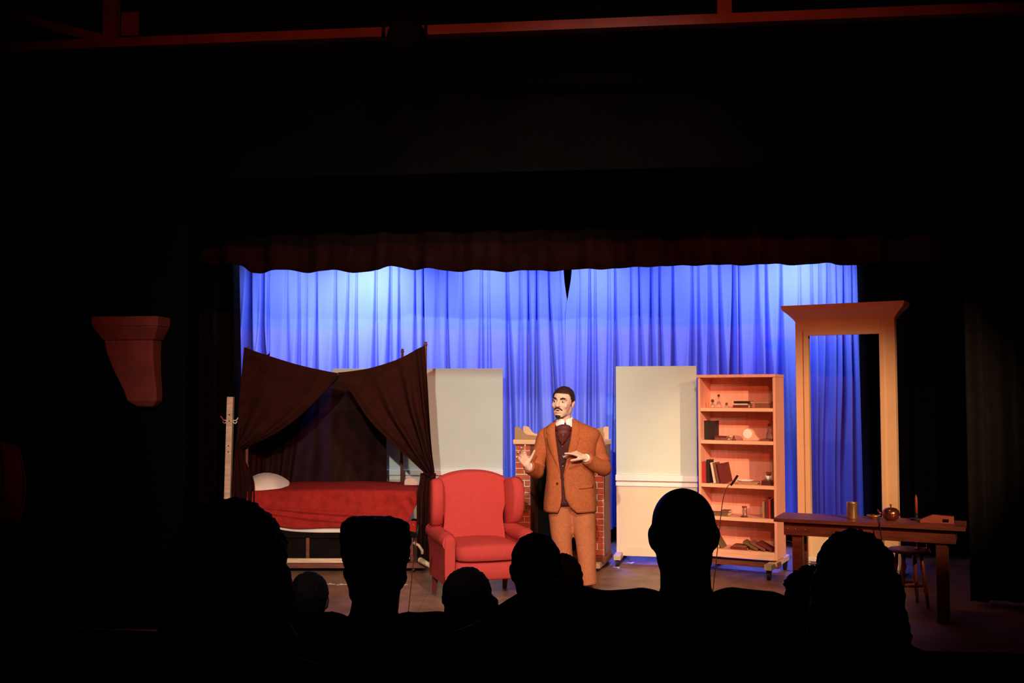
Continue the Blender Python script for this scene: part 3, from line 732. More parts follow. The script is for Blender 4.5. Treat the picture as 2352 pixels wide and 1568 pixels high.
# drapes: hem, outer edge and inner edge traced, threads run from the hem to the tie
def V2(l, Y=YF - 0.05): return [at(a, b, Y) for a, b in l]
def drape(name, hem, outer, inner, folds, amp, parent=bed, m=M_DRAPE, nu=70, nv=50, seed=0, push=0.05, org=None):
    hem, outer, inner = V2(hem), V2(outer), V2(inner)
    def fn(u, v):
        H = curve(hem, u); O = curve(outer, v); I = curve(inner, v)
        base = H * (1 - v) + (outer[-1] * (1 - u) + inner[-1] * u) * v
        side = O * (1 - u) + I * u
        corner = (hem[0] * (1 - u) + hem[-1] * u) * (1 - v) + (outer[-1] * (1 - u) + inner[-1] * u) * v
        p = side + (H - (hem[0] * (1 - u) + hem[-1] * u)) * (1 - v)
        a = amp * (0.15 + 0.85 * smooth(v * 1.4)) * (1 - 0.35 * v)
        f = math.sin(2 * math.pi * folds * u ** 0.9 + seed) + 0.5 * math.sin(2 * math.pi * folds * 1.9 * u + seed * 2 + v * 2) + 0.7 * noise.noise(Vector((u * 5, v * 2, seed)))
        p = p + Vector((0, -a * f - push * math.sin(math.pi * min(1, v * 1.0)) * u - 0.02 * math.exp(-((u - 1) / 0.05) ** 2), 0))
        return p
    return bp(name, MB().grid(fn, nu, nv), m, parent, sm=True, solid=0.004)
def tail(name, top, bot, folds, amp, Y, m=M_DRAPE, seed=0):
    (a0, a1, ay), (b0, b1, by) = top, bot
    def fn(u, v):
        e = smooth(v * 3)
        p = at(lerp(lerp(a0, b0, e), lerp(a1, b1, e), u), lerp(ay, by, v), Y)
        f = math.sin(2 * math.pi * folds * u + seed) + 0.4 * math.sin(4.7 * math.pi * folds * u + seed + 3 * v)
        p.y = Y - amp * f * (0.4 + 0.6 * e)
        return p
    return bp(name, MB().grid(fn, 50, 24), m, sm=True, solid=0.004)
d1 = drape('front_drape', [(561, 797), (600, 811), (680, 836), (740, 850), (778, 857)], [(561, 797), (556, 860), (550, 930), (546, 990), (541, 1028)],
      [(778, 857), (742, 905), (690, 956), (640, 992), (590, 1016), (548, 1034)], 2.5, 0.032, seed=1.0)
d2 = drape('front_drape', [(975, 793), (955, 803), (915, 824), (850, 845), (776, 856)], [(975, 793), (981, 870), (986, 950), (992, 1030), (998, 1084)],
      [(776, 856), (812, 906), (850, 962), (897, 1010), (940, 1050), (986, 1094)], 4.0, 0.062, seed=2.2)
tail('drape_tail', (541, 556, 1028), (534, 585, 1292), 4, 0.028, YF - 0.06, seed=1)
tail('drape_tail', (966, 1001, 1086), (958, 1000, 1290), 4, 0.032, YF - 0.07, seed=2)
# drape behind the bed (sheer), side drape on the left
def fn(u, v):
    px_ = lerp(585, 888, u); hp_ = [(561, 797), (600, 811), (680, 836), (740, 850), (778, 857), (815, 852), (850, 845), (888, 834)]
    hy = [lerp(a_[1], b_[1], (px_ - a_[0]) / (b_[0] - a_[0])) for a_, b_ in zip(hp_, hp_[1:]) if a_[0] <= px_ <= b_[0]][0]
    top = at(px_, hy + 3, YR)
    bot = at(lerp(575, 888, u), 1145, YR)
    p = top.lerp(bot, v)
    p.x += 0.12 * (1 - u) * math.sin(math.pi * v) * 0.6
    p.y = YR + 0.035 * math.sin(u * 30 + 2.5 * v) * (0.3 + v) + 0.03 * math.sin(u * 13 - 4 * v)
    return p
bp('back_drape', MB().grid(fn, 120, 30), M_SHEER, sm=True)
def fn(u, v):
    top = Vector((XL - 0.01, lerp(YF, YR, u), ztop - 0.06 - 0.12 * math.sin(math.pi * u)))
    p = Vector((top.x - 0.07 * v, top.y, lerp(top.z, 0.16, v)))
    p.x += 0.03 * math.sin(u * 28) * (0.3 + v)
    return p
bp('side_drape', MB().grid(fn, 70, 20), M_DRAPE, sm=True, solid=0.004)
# swagged inner drape hung from the back rail
YI = YR - 0.06
def fn(u, v):
    O = curve([at(600, 830, YI), at(598, 930, YI), at(596, 1040, YI), at(594, 1130, YI)], v)
    I = curve([at(780, 862, YI), at(722, 925, YI), at(690, 980, YI), at(668, 1130, YI)], v)
    p = O * (1 - u) + I * u
    p.y = YI - 0.035 * math.sin(u * 19 + v) * (0.3 + v)
    return p
bp('back_drape', MB().grid(fn, 60, 30), M_SHEER, sm=True)
# white sheet showing below the blanket
def fn(u, v):
    x = lerp(at(640, 1200, YF).x, XR - 0.10, u)
    z_ = lerp(0.46, at(700, 1222, YF).z + 0.05 * (2 * u - 0.9) ** 4, v)
    return (x, YF - 0.012 - 0.012 * math.sin(u * 3.1) - 0.004 * math.sin(u * 25), z_)
bp('bed_sheet', MB().grid(fn, 60, 6), M_SHEET, sm=True, solid=0.003)

bp('platform_foot', MB().limb([at(966, 1286, YF - 0.16), at(996, 1303, YF - 0.22)], [0.028, 0.020], 12), M_PALEWOOD, sm=True)
bp('platform_strut', MB().tube([at(950, 1246, YF - 0.09), at(962, 1252, YF - 0.12), at(970, 1264, YF - 0.13), at(970, 1272, YF - 0.13)], 0.014, 10), M_PALEWOOD, sm=True)
bp('platform_plank', MB().box(at(912, 1265, YF).x, at(944, 1265, YF).x, YF - 0.12, YF - 0.06, 0.148, 0.185), M_PALEWOOD)
def fn(u, v):
    p = at(lerp(932, 961, u) + 3 * v, lerp(1196, 1226 - 9 * (1 - u), v), YF - 0.02)
    p.y -= 0.01 * math.sin(u * 8); return p
bp('cover_corner', MB().grid(fn, 12, 8), M_BLANKET, sm=True, solid=0.004)
wb = at(930, 1243, YF - 0.085)
wbx = obj('white_carton', MB().box(-0.036, 0.036, 0, 0.06, 0, 0.088), M_SHEET, bevel=0.003)
obj('flap', MB().box(0.002, 0.030, -0.004, -0.0005, 0.004, 0.034), M_BRICK, wbx)
wbx.location = (wb.x, wb.y, 0.1855); tag(wbx, 'small white carton standing at the foot of the bed', 'carton')

# blanket lying on the bed
hem = [at(a, b, YF - 0.05) for a, b in ((566, 1165), (600, 1198), (655, 1210), (690, 1213), (760, 1211), (850, 1211), (905, 1209), (932, 1204), (946, 1180), (960, 1150))]
zb = at(760, 1124, YF).z
def fn(u, v):
    x = lerp(XL + 0.03, XR - 0.075, u)
    H = curve(hem, u)
    if v < 0.4:
        t = v / 0.4
        y = lerp(YR - 0.05, YF - 0.02, t); z_ = zb + 0.015 * math.sin(math.pi * t) + 0.006 * noise.noise(Vector((x * 5, y * 5, 0)))
        if t > 0.9: z_ -= 0.012 * ((t - 0.9) / 0.1) ** 2
        return (x, y, z_ + 0.012 * math.sin(u * 3) - 0.01)
    t = (v - 0.4) / 0.6
    z_ = lerp(zb - 0.018, H.z, t); xx = lerp(x, H.x, t)
    y = YF - 0.045 - 0.02 * math.sin(math.pi * t * 0.5)
    y -= 0.028 * math.exp(-(((z_ - zb + 0.20) + 0.16 * (u - 0.35)) / 0.018) ** 2) * smooth(u * 4) * smooth((0.8 - u) * 5)
    y -= 0.022 * math.exp(-(((z_ - zb + 0.24) + 0.22 * (u - 0.25)) / 0.016) ** 2) * smooth(u * 5) * smooth((0.65 - u) * 5)
    y -= 0.04 * smooth((u - 0.82) / 0.15) * math.sin(t * 3) * (0.5 + 0.5 * math.sin(u * 60)) + 0.02 * noise.noise(Vector((x * 4, z_ * 5, 3)))
    return (xx, y, z_)
bl = obj('red_blanket', MB().grid(fn, 110, 60), M_BLANKET, sm=True, solid=0.006, org=(bo.x, YF, zb))
tag(bl, 'dark red blanket draped over the canopy bed', 'blanket')
def pillow(name, label, c, rx, ry, rz, rot):
    mb = MB(); rs = []
    for j in range(13):
        ph = -math.pi / 2 + math.pi * j / 12
        cp = max(0.02, math.cos(ph) ** 0.8)
        ring = []
        for i in range(36):
            th = 2 * math.pi * i / 36
            X = sq(math.cos(th), 0.55) * rx * cp; Y = sq(math.sin(th), 0.55) * ry * cp
            pin = 1 - 0.75 * (abs(X / rx) * abs(Y / ry)) ** 1.5
            ring.append((X, Y, math.sin(ph) * rz * pin * (1 - 0.72 * abs(X / rx) ** 2.2) + 0.01 * noise.noise(Vector((X * 9, Y * 9, ph)))))
        rs.append(ring)
    o = obj(name, mb.rings(rs), M_PILLOW, sm=True)
    o.location = c; o.rotation_euler = rot
    return tag(o, label, 'pillow', 'pillows on the bed')
pc = at(613, 1112, YF + 0.25)
pillow('pillow', 'plump pale pillow lying at the head end of the bed', pc, 0.215, 0.24, 0.092, (math.radians(12), math.radians(6), 0.1))
pc = at(951, 1117, YF + 0.42)
pillow('pillow', 'small pale cushion half hidden behind the right bed drape', pc, 0.10, 0.10, 0.055, (math.radians(75), 0, 0.3))

# ---------------------------------------------------------------- coat rack
cr0 = at(523, 960, 10.0)
crk = thing('coat_rack', 'pale wooden coat rack with double hooks left of the bed', 'coat rack', (cr0.x, 10.0, 0))
zt_ = at(527, 911, 10.0).z
tilt = Matrix.Rotation(math.radians(0.9), 4, 'Y')
obj('pole', MB().box(-0.03, 0.03, -0.03, 0.03, 0.0, zt_, tilt), M_PALEWOOD, crk, bevel=0.004)
hz = at(527, 968, 10.0).z
for s in (-1, 1):
    hk = MB().tube([tilt @ Vector((s * a, -0.005, hz + b)) for a, b in ((0.028, 0.012), (0.05, 0.012), (0.066, 0.016), (0.075, 0.032), (0.086, 0.046), (0.092, 0.052))], 0.0055, 8)
    hk = obj('hook', hk, M_RAIL, crk, sm=True)
    obj('lower_hook', MB().tube([tilt @ Vector((s * a, -0.005, hz + b)) for a, b in ((0.028, 0.004), (0.04, -0.012), (0.055, -0.016), (0.066, -0.006), (0.068, 0.004))], 0.005, 8), M_RAIL, hk, sm=True)
for z_ in (1.52, 1.46, 1.22, 1.16):
    obj('screw', MB().lathe([(0.002, 0), (0.007, 0), (0.005, 0.004), (0.001, 0.005)], 10, m=tilt @ Matrix.Translation((0, -0.0305, z_)) @ Matrix.Rotation(math.pi / 2, 4, 'X')), M_IRON, crk)
for i in range(4):
    a = i * math.pi / 2 + 0.4
    obj('foot', MB().bar((0.03 * math.cos(a), 0.03 * math.sin(a), 0.09), (0.2 * math.cos(a), 0.2 * math.sin(a), 0.015), 0.03, 0.03), M_PALEWOOD, crk)

# ---------------------------------------------------------------- table with things on it
TO = Vector((2.085, 8.22, 0)); TA = math.radians(-25)
TBM = Matrix.Translation(TO) @ Matrix.Rotation(TA, 4, 'Z')
tb = thing('wooden_table', 'dark red-brown wooden table at right front of the stage', 'table', TO, TA)
TLn, TD, TH = 1.40, 0.44, 0.735
for i in range(3):
    obj('top_plank', MB().box(0, TLn, i * TD / 3 + 0.001, (i + 1) * TD / 3 - 0.001, TH - 0.03, TH), M_TABLE, tb, bevel=0.003)
ap = MB().box(0.07, TLn - 0.07, 0.05, 0.075, TH - 0.135, TH - 0.03)
ap = obj('front_apron', ap, M_TABLE, tb, bevel=0.003)
for x in (0.10, 0.16, 0.235): obj('screw', MB().lathe([(0.001, 0.004), (0.006, 0.003), (0.007, 0)], 10, m=Matrix.Translation((x, 0.05, TH - 0.085)) @ Matrix.Rotation(math.pi / 2, 4, 'X')), M_BRASS, ap)
obj('back_apron', MB().box(0.07, TLn - 0.07, TD - 0.075, TD - 0.05, TH - 0.135, TH - 0.03), M_TABLE, tb)
for x in (0.07, TLn - 0.095): obj('side_apron', MB().box(x, x + 0.025, 0.075, TD - 0.075, TH - 0.135, TH - 0.03), M_TABLE, tb)
for x in (0.13, TLn - 0.21):
    for y in (0.076, TD - 0.156): obj('leg', MB().box(x, x + 0.08, y, y + 0.08, 0, TH - 0.03), M_TABLE, tb, bevel=0.004)
def tbp(px, y):
    k_ = (px - CXP) / F_PX; c_, s_ = math.cos(TA), math.sin(TA)
    return Vector(((k_ * (TO.y + c_ * y) - TO.x + s_ * y) / (c_ - k_ * s_), y, TH + 0.0005))
o = obj('tin_cup', MB().lathe([(0.001, 0), (0.040, 0.0), (0.042, 0.006), (0.041, 0.126), (0.043, 0.132), (0.039, 0.132), (0.038, 0.01), (0.001, 0.008)], 28), M_BRASS, sm=True)
tag(o, 'tall tin cup standing on the wooden table', 'cup'); put(o, tbp(1952, 0.20), TBM)
o = obj('shallow_bowl', MB().lathe([(0.001, 0), (0.022, 0.0), (0.024, 0.006), (0.05, 0.022), (0.056, 0.03), (0.052, 0.03), (0.045, 0.022), (0.001, 0.008)], 24), M_BRASS, sm=True)
tag(o, 'shallow metal bowl between tin cup and round kettle', 'bowl'); put(o, tbp(2001, 0.27), TBM)
kt = obj('round_kettle', MB().lathe([(0.001, 0), (0.035, 0.0), (0.058, 0.018), (0.068, 0.045), (0.062, 0.072), (0.042, 0.092), (0.02, 0.098), (0.001, 0.1)], 26), M_COPPER, sm=True)
obj('knob', MB().lathe([(0.004, 0.098), (0.005, 0.11), (0.011, 0.118), (0.002, 0.126)], 12), M_COPPER, kt, sm=True)
obj('spout', MB().tube([(-0.055, 0, 0.04), (-0.085, 0, 0.055), (-0.098, 0, 0.08)], [0.012, 0.009, 0.006], 8), M_COPPER, kt, sm=True)
tag(kt, 'dark round copper kettle with knob lid on the table', 'kettle'); put(kt, tbp(2040, 0.24), TBM)
cd = obj('candle_holder', MB().lathe([(0.001, 0), (0.045, 0), (0.05, 0.012), (0.012, 0.014), (0.012, 0.05), (0.016, 0.055), (0.001, 0.055)], 18), M_IRON, sm=True)
obj('candle', MB().lathe([(0.001, 0.05), (0.011, 0.05), (0.010, 0.17), (0.006, 0.182), (0.001, 0.2)], 12), mat('red_candle_wax', (0.30, 0.05, 0.03), 0.5), cd, sm=True)
tag(cd, 'thin red candle in a black holder on the table', 'candle'); put(cd, tbp(2098, 0.34), TBM)
wd = obj('wooden_block', MB().prism([(-0.12, 0), (0.12, 0), (0.12, 0.055), (-0.03, 0.062), (-0.09, 0.035), (-0.12, 0.02)], 0, 0.07), mat('oiled_red_wood', (0.32, 0.07, 0.04), 0.45), bevel=0.004)
obj('mouth_hole', MB().box(0.04, 0.085, -0.001, 0.004, 0.012, 0.036), M_RECESS, wd, bevel=0.002)
tag(wd, 'reddish wooden block with a dark hole at right end of the table', 'wooden block'); put(wd, tbp(2144, 0.16), TBM)
pts = [TBM @ Vector(p) for p in ((tbp(2012, 0.2).x, 0.20, TH + 0.006), (tbp(2013, 0.05).x, 0.05, TH + 0.006), (tbp(2014, -0.005).x, -0.006, TH - 0.005), (tbp(2018, -0.01).x, -0.012, TH - 0.12), (tbp(2026, -0.01).x, -0.012, TH - 0.28))]
tag(obj('lamp_cable', MB().tube([curve(pts, i / 16) for i in range(17)], 0.004, 6), M_IRON, sm=True, org=pts[2]), 'thin black cable hanging over the table front edge', 'cable')
# stool behind the table with two candlesticks on it
SO = at(2088, 1300, 8.45); SO.z = 0
ch = thing('wooden_stool', 'dark round-seated wooden stool behind the right end of the table', 'stool', SO, 0.3)
mw = mat('red_chair_wood', (0.20, 0.04, 0.025), 0.45, 0.2, 6)
obj('seat', MB().lathe([(0.001, 0.425), (0.13, 0.427), (0.165, 0.437), (0.165, 0.452), (0.15, 0.46), (0.001, 0.455)], 30), mw, ch, sm=True)
TURN = [(0.010, 0), (0.014, 0.06), (0.017, 0.14), (0.011, 0.16), (0.019, 0.20), (0.013, 0.24), (0.020, 0.32), (0.012, 0.43)]
for i in range(4):
    a_ = i * math.pi / 2 + 0.5
    m_ = Matrix.Translation((0.15 * math.cos(a_), 0.15 * math.sin(a_), 0)) @ Matrix.Rotation(-0.12, 4, Vector((-math.sin(a_), math.cos(a_), 0)))
    obj('leg', MB().lathe(TURN, 10, m=m_), mw, ch, sm=True)
for i in range(4):
    a_ = i * math.pi / 2 + 0.5; b_ = a_ + math.pi / 2
    obj('stretcher', MB().tube([(0.135 * math.cos(a_), 0.135 * math.sin(a_), 0.17), (0.095 * math.cos((a_ + b_) / 2), 0.095 * math.sin((a_ + b_) / 2), 0.17), (0.135 * math.cos(b_), 0.135 * math.sin(b_), 0.17)], [0.007, 0.011, 0.007], 8), mw, ch, sm=True)
for px, l_ in ((2107, 'short brass candlestick on the left of the stool seat'), (2129, 'short brass candlestick on the right of the stool seat')):
    p_ = at(px, 1250, 8.43); p_.z = 0.4605
    o = obj('candlestick', MB().lathe([(0.001, 0), (0.024, 0), (0.022, 0.006), (0.006, 0.012), (0.006, 0.05), (0.012, 0.056), (0.013, 0.066), (0.006, 0.074), (0.001, 0.076)], 14), M_COPPER, sm=True)
    o.location = p_; tag(o, l_, 'candlestick', 'candlesticks on the stool')

# ================================================================ people
def basis(d, side):
    d = Vector(d).normalized(); side = Vector(side); side = (side - d * side.dot(d)).normalized()
    return d, side, d.cross(side)
def hand(mb, wrist, d, palm, thumb, curls=(0.3, 0.35, 0.4, 0.5), spread=0.10, tcurl=0.2, sc=1.0, thumb_out=0.75):
    """palm + five separate, unequal, bent fingers; palm = direction the palm faces, thumb = side the thumb leaves"""
    d = Vector(d).normalized(); palm = Vector(palm); palm = (palm - d * palm.dot(d)).normalized()
    side = d.cross(palm)
    if side.dot(Vector(thumb)) < 0: side = -side
    W = Vector(wrist)
    offs = (0.031, 0.0105, -0.0105, -0.030); lens = ((.042, .026, .021), (.047, .029, .022), (.043, .027, .021), (.034, .021, .018)); kn = (.090, .094, .089, .081)
    for o_, l_, k_, c_ in zip(offs, lens, kn, curls):
        a = W + d * 0.012 * sc + side * o_ * 0.55 * sc
        b = W + (d * k_ + side * o_) * sc
        mb.limb([a, b], [0.0135 * sc, 0.0115 * sc], 8)
        fd = (d + side * spread * o_ / 0.03).normalized(); p = b; r = 0.0105 * sc
        for seg in l_:
            ang = c_
            fd = (fd * math.cos(ang) + palm * math.sin(ang)).normalized()
            palm2 = palm
            q = p + fd * seg * sc
            mb.limb([p, q], [r, r * 0.92], 8); p = q; r *= 0.92
    p = W + (d * 0.028 + side * 0.022 + palm * 0.008) * sc
    td = (side * thumb_out + d * 0.62 + palm * 0.3).normalized(); r = 0.0135 * sc
    for seg in (.040, .031, .026):
        q = p + td * seg * sc
        mb.limb([p, q], [r, r * 0.86], 8); p = q; r *= 0.86
        td = (td + (d * 0.5 + palm * 0.3) * tcurl).normalized()
    mb.limb([W - d * 0.02 * sc, W + d * 0.02 * sc], [0.026 * sc, 0.024 * sc], 10)

def head_shapes(mb, M, sc=1.0, nose=True):
    """head around the origin of M, face towards local -Y, about 0.23 m tall"""
    def E_(c, r): mb.ell(M @ (Vector(c) * sc), [x * sc for x in r], M.to_3x3(), 20, 14)
    def T_(pts, rad): mb.limb([M @ (Vector(p) * sc) for p in pts], [x * sc for x in rad], 10)
    E_((0, .014, .030), (.0765, .096, .086))
    E_((0, -.025, -.012), (.067, .070, .088))
    E_((0, .022, -.045), (.068, .066, .070))
    E_((0, -.040, -.070), (.053, .050, .042))
    E_((0, -.074, -.097), (.024, .020, .018))
    T_([(-.042, -.02, -.078), (-.02, -.064, -.098)], (.014, .014)); T_([(.042, -.02, -.078), (.02, -.064, -.098)], (.014, .014))
    for s in (-1, 1):
        E_((s * .077, .014, -.004), (.008, .018, .029))
        E_((s * .083, .022, .006), (.006, .012, .018))
        if nose: E_((s * .038, -.062, -.020), (.026, .020, .026))
    if nose:
        T_([(0, -.092, .018), (0, -.104, -.008), (0, -.114, -.026)], (.009, .0105, .0125))
        E_((-.011, -.103, -.028), (.009, .010, .008)); E_((.011, -.103, -.028), (.009, .010, .008))
        T_([(-.05, -.070, .026), (-.02, -.089, .030), (.02, -.089, .030), (.05, -.070, .026)], (.010, .011, .011, .010))
        T_([(-.020, -.090, -.054), (0, -.098, -.052), (.020, -.090, -.054)], (.006, .008, .006))
        T_([(-.018, -.088, -.071), (0, -.095, -.073), (.018, -.088, -.071)], (.006, .008, .006))

M_SKIN = mat('warm_skin', (0.74, 0.49, 0.36), 0.55, 0.06, 20, spec=0.3)
M_HAIRD = mat('dark_brown_hair', (0.035, 0.010, 0.008), 0.6, 0.3, 60, 0.5, 120)
M_JACKET = mat('rust_brown_tweed', (0.40, 0.112, 0.040), 0.9, 0.16, 60, 0.12, 420, spec=0.1)
M_TROUSER = mat('rust_brown_trousers', (0.46, 0.155, 0.065), 0.9, 0.12, 60, 0.1, 420, spec=0.1)
M_VEST = mat('dark_maroon_waistcoat', (0.055, 0.010, 0.009), 0.8, 0.25, 40, 0.2, 200)
M_CRAVAT = mat('maroon_silk_cravat', (0.10, 0.016, 0.012), 0.5, 0.25, 25)
M_SHIRT = mat('white_shirt', (0.86, 0.84, 0.78), 0.7, 0.03, 10)
M_SHOE = mat('dark_leather', (0.03, 0.012, 0.008), 0.4, 0.2, 20)
M_EYE = mat('eye_white', (0.6, 0.5, 0.42), 0.3, 0.02)
M_MOUTH = mat('mouth_dark', (0.10, 0.02, 0.015), 0.6)

# ---------------------------------------------------------------- the actor
YA = 9.0
def A(px, py, dy=0.0): return at(px, py, YA + dy)
base = Vector((A(1325, 1300).x, YA, 0))
HM = Matrix.Translation(A(1293, 925, -0.02)) @ Matrix.Rotation(math.radians(-24), 4, 'Z') @ Matrix.Rotation(math.radians(-3), 4, 'X') @ Matrix.Rotation(math.radians(4), 4, 'Y')
bm_ = MB()
HS = 1.16
head_shapes(bm_, HM, HS)
neck0 = HM @ Vector((0, .02, -.05)); neck1 = A(1298, 975, 0.02)
bm_.limb([neck0, neck1], [0.058, 0.062])
hip = A(1311, 1120, 0.02); chest = A(1309, 1020, 0.01)
bm_.limb([neck1, chest, hip], [0.07, 0.13, 0.12])
shR, elR, wrR = A(1252, 993, 0.02), A(1233, 1077, 0.02), A(1213, 1070, -0.24)
shL, elL, wrL = A(1364, 993, 0.02), A(1382, 1070, 0.0), A(1345, 1051, -0.22)
bm_.limb([shR + Vector((.03, 0, -.05)), elR, wrR], [0.045, 0.040, 0.027]); bm_.limb([shL + Vector((-.03, 0, -.05)), elL, wrL], [0.045, 0.040, 0.027])
bm_.limb([neck1 - Vector((0, 0, .07)), shR + Vector((.03, 0, -.05))], [0.06, 0.045]); bm_.limb([neck1 - Vector((0, 0, .07)), shL + Vector((-.03, 0, -.05))], [0.06, 0.045])
fR, fL = A(1303, 1335, 0.05), A(1352, 1338, -0.06)
kR, kL = A(1291, 1245, 0.0), A(1345, 1245, -0.03)
fR.z = fL.z = 0.075
bm_.limb([hip + Vector((-.08, 0, -.05)), kR, fR], [0.085, 0.058, 0.04]); bm_.limb([hip + Vector((.08, 0, -.05)), kL, fL], [0.085, 0.058, 0.04])
for f_, a_ in ((fR, -0.35), (fL, 0.15)): bm_.limb([f_ - Vector((0, -0.03, 0.04)), f_ + Vector((math.sin(a_) * .14, -math.cos(a_) * .14, -0.045))], [0.035, 0.026])
hand(bm_, wrR, (-0.50, -0.30, 0.80), (0.25, -0.85, 0.0), (0.8, 0, 0.5), curls=(0.28, 0.38, 0.42, 0.45), spread=0.35, thumb_out=1.0, tcurl=0.15, sc=1.12)
hand(bm_, wrL, (-0.88, -0.18, 0.42), (-0.25, 0.35, -0.85), (-0.2, -0.6, 0.75), curls=(0.16, 0.55, 0.75, 0.8), spread=0.15, tcurl=0.5, sc=1.08, thumb_out=0.35)
HI = HM.inverted()
def face_disp(co, n):
    p = (HI @ co) / HS
    if p.length < 0.2:
        for s in (-1, 1):
            q = p - Vector((s * .033, -.085, .008)); g = math.exp(-(q.x / .016) ** 2 - (q.z / .010) ** 2 - (q.y / .03) ** 2)
            co = co - n * 0.011 * g
        q = p - Vector((0, -.09, -.0625)); g = math.exp(-(q.x / .017) ** 2 - (q.z / .005) ** 2 - (q.y / .03) ** 2)
        co = co - n * 0.009 * g
    return co
me = remesh(bm_, 0.0048, 4, face_disp)
actor = obj('person', me, M_SKIN, org=base)
tag(actor, 'person in rust-brown suit gesturing with both hands at centre stage', 'person')
def ap_(name, mb, m, **k):
    if isinstance(mb, MB): k.setdefault('sm', True)
    return obj(name, mb, m, actor, org=base, **k)
# hair: skull cap with a hairline, side hair down to the ears
def hair_cap(M, sc, line, r=(.083, .103, .095), c=(0, .014, .032), fuzz=0.003, thick=0.0, nu=64, nv=44):
    mb = MB(); idx = {}
    for j in range(nv + 1):
        ph = math.pi / 2 - math.pi * j / nv
        for i in range(nu):
            th = 2 * math.pi * i / nu
            p = Vector((r[0] * math.cos(ph) * math.cos(th), r[1] * math.cos(ph) * math.sin(th), r[2] * math.sin(ph)))
            p += p.normalized() * fuzz * (noise.noise(p * 40) + noise.noise(p * 90))
            mb.v.append(M @ ((p + Vector(c)) * sc))
            idx[(j, i)] = (p + Vector(c))
    for j in range(nv):
        for i in range(nu):
            k = (i + 1) % nu
            ctr = (idx[(j, i)] + idx[(j + 1, k)]) / 2
            if line(ctr): mb.f.append((j * nu + i, (j + 1) * nu + i, (j + 1) * nu + k, j * nu + k))
    return mb
def line_m(p):
    if p.y < -0.045: return p.z > 0.072 + 0.25 * max(0, abs(p.x) - 0.045) - 0.1 * max(0, -p.y - 0.06)
    if p.y < -0.005: return p.z > 0.072 - (p.y + 0.045) / 0.04 * 0.095
    return p.z > -0.045 if p.y > 0.03 else p.z > 0.012
ap_('hair', hair_cap(HM, HS, line_m), M_HAIRD)
for s in (-1, 1):
    e_ = ap_('eye', MB().ell(HM @ (Vector((s * .033, -.0735, .007)) * HS), 0.0125 * HS), M_EYE)
    obj('iris', MB().ell((HM @ (Vector((s * .033 - 0.002, -.0818, .006)) * HS)) - base, 0.0066 * HS), M_HAIRD, e_, sm=True)
    ap_('eyebrow', MB().tube([HM @ (Vector(p) * HS) for p in ((s * .016, -.099, .026), (s * .034, -.095, .032), (s * .052, -.078, .028))], [.006, .0075, .004], 8), M_HAIRD)
ap_('moustache', MB().tube([HM @ (Vector(p) * HS) for p in ((-.034, -.084, -.058), (-.018, -.099, -.046), (0, -.106, -.043), (.018, -.099, -.046), (.034, -.084, -.058))], [.003, .0065, .006, .0065, .003], 8), M_HAIRD)
ap_('goatee', MB().ell(HM @ (Vector((0, -.083, -.104)) * HS), [.022 * HS, .014 * HS, .014 * HS], HM.to_3x3()), M_HAIRD)
ap_('mouth', MB().ell(HM @ (Vector((0, -.092, -.0625)) * HS), [.014 * HS, .007 * HS, .005 * HS], HM.to_3x3()), M_MOUTH)
# shirt collar and cravat
nc = A(1297, 966, 0.0)
def fn(u, v):
    a = lerp(-math.pi * 0.97, math.pi * 0.97, u) + math.pi / 2       # open at the front (-y)
    f = (abs(u - 0.5) * 2) ** 2.5
    r = lerp(0.068, 0.084 + 0.030 * f, v)
    return (nc.x + r * math.cos(a) * (1 - 0.1 * f), nc.y - 0.005 + r * math.sin(a), nc.z + 0.040 - 0.062 * v - 0.050 * v * f - 0.030 * (1 - v) * f)
ap_('shirt_collar', MB().grid(fn, 64, 8), M_SHIRT, solid=0.004)
cv = MB()
cv.ell(A(1295, 984, -0.105), (.074, .032, .040)).ell(A(1294, 996, -0.132), (.062, .026, .048)).ell(A(1292, 1006, -0.142), (.042, .02, .045)).limb([A(1293, 1000, -0.14), A(1291, 1020, -0.150)], [0.030, 0.010])
ap_('cravat', remesh(cv, 0.006, 14), M_CRAVAT)
# waistcoat (inner) and jacket (outer) as lofted shells, slightly turned to the left
JR = [  # py, x-left, x-right, front depth, back depth
    (1173, 1250, 1369, .165, .150), (1150, 1251, 1369, .168, .145), (1120, 1254, 1367, .165, .138), (1085, 1257, 1364, .158, .130), (1050, 1255, 1366, .160, .128),
    (1020, 1252, 1370, .162, .128), (1000, 1246, 1377, .148, .122), (990, 1246, 1376, .130, .112), (983, 1252, 1364, .115, .102), (976, 1262, 1348, .100, .094), (969, 1273, 1332, .086, .086), (962, 1279, 1322, .076, .078)]
EDGE = [(1173, 1281, 1325), (1160, 1287, 1310), (1140, 1290, 1299), (1105, 1289, 1295), (1085, 1288, 1296), (1060, 1284, 1300), (1030, 1280, 1306), (1000, 1276, 1312), (985, 1275, 1314), (970, 1277, 1316), (963, 1281, 1316)]
def itab(tab, py, c):
    for a, b in zip(tab, tab[1:]):
        if a[0] >= py >= b[0]: return lerp(a[c], b[c], (a[0] - py) / (a[0] - b[0]))
    return tab[0][c] if py > tab[0][0] else tab[-1][c]
def torso(t, py, off=0.0):
    """point of the jacket shell at angle t (0 = front, + to image right)"""
    xl = A(itab(JR, py, 1), py).x - off; xr = A(itab(JR, py, 2), py).x + off
    cx, rx = (xl + xr) / 2, (xr - xl) / 2
    df, db = itab(JR, py, 3) + off, itab(JR, py, 4) + off
    x = cx + rx * sq(math.sin(t), 0.82); c = math.cos(t)
    y = YA + 0.01 - (df if c > 0 else db) * sq(c, 0.82)
    return Vector((x, y, A(cx, py).z))
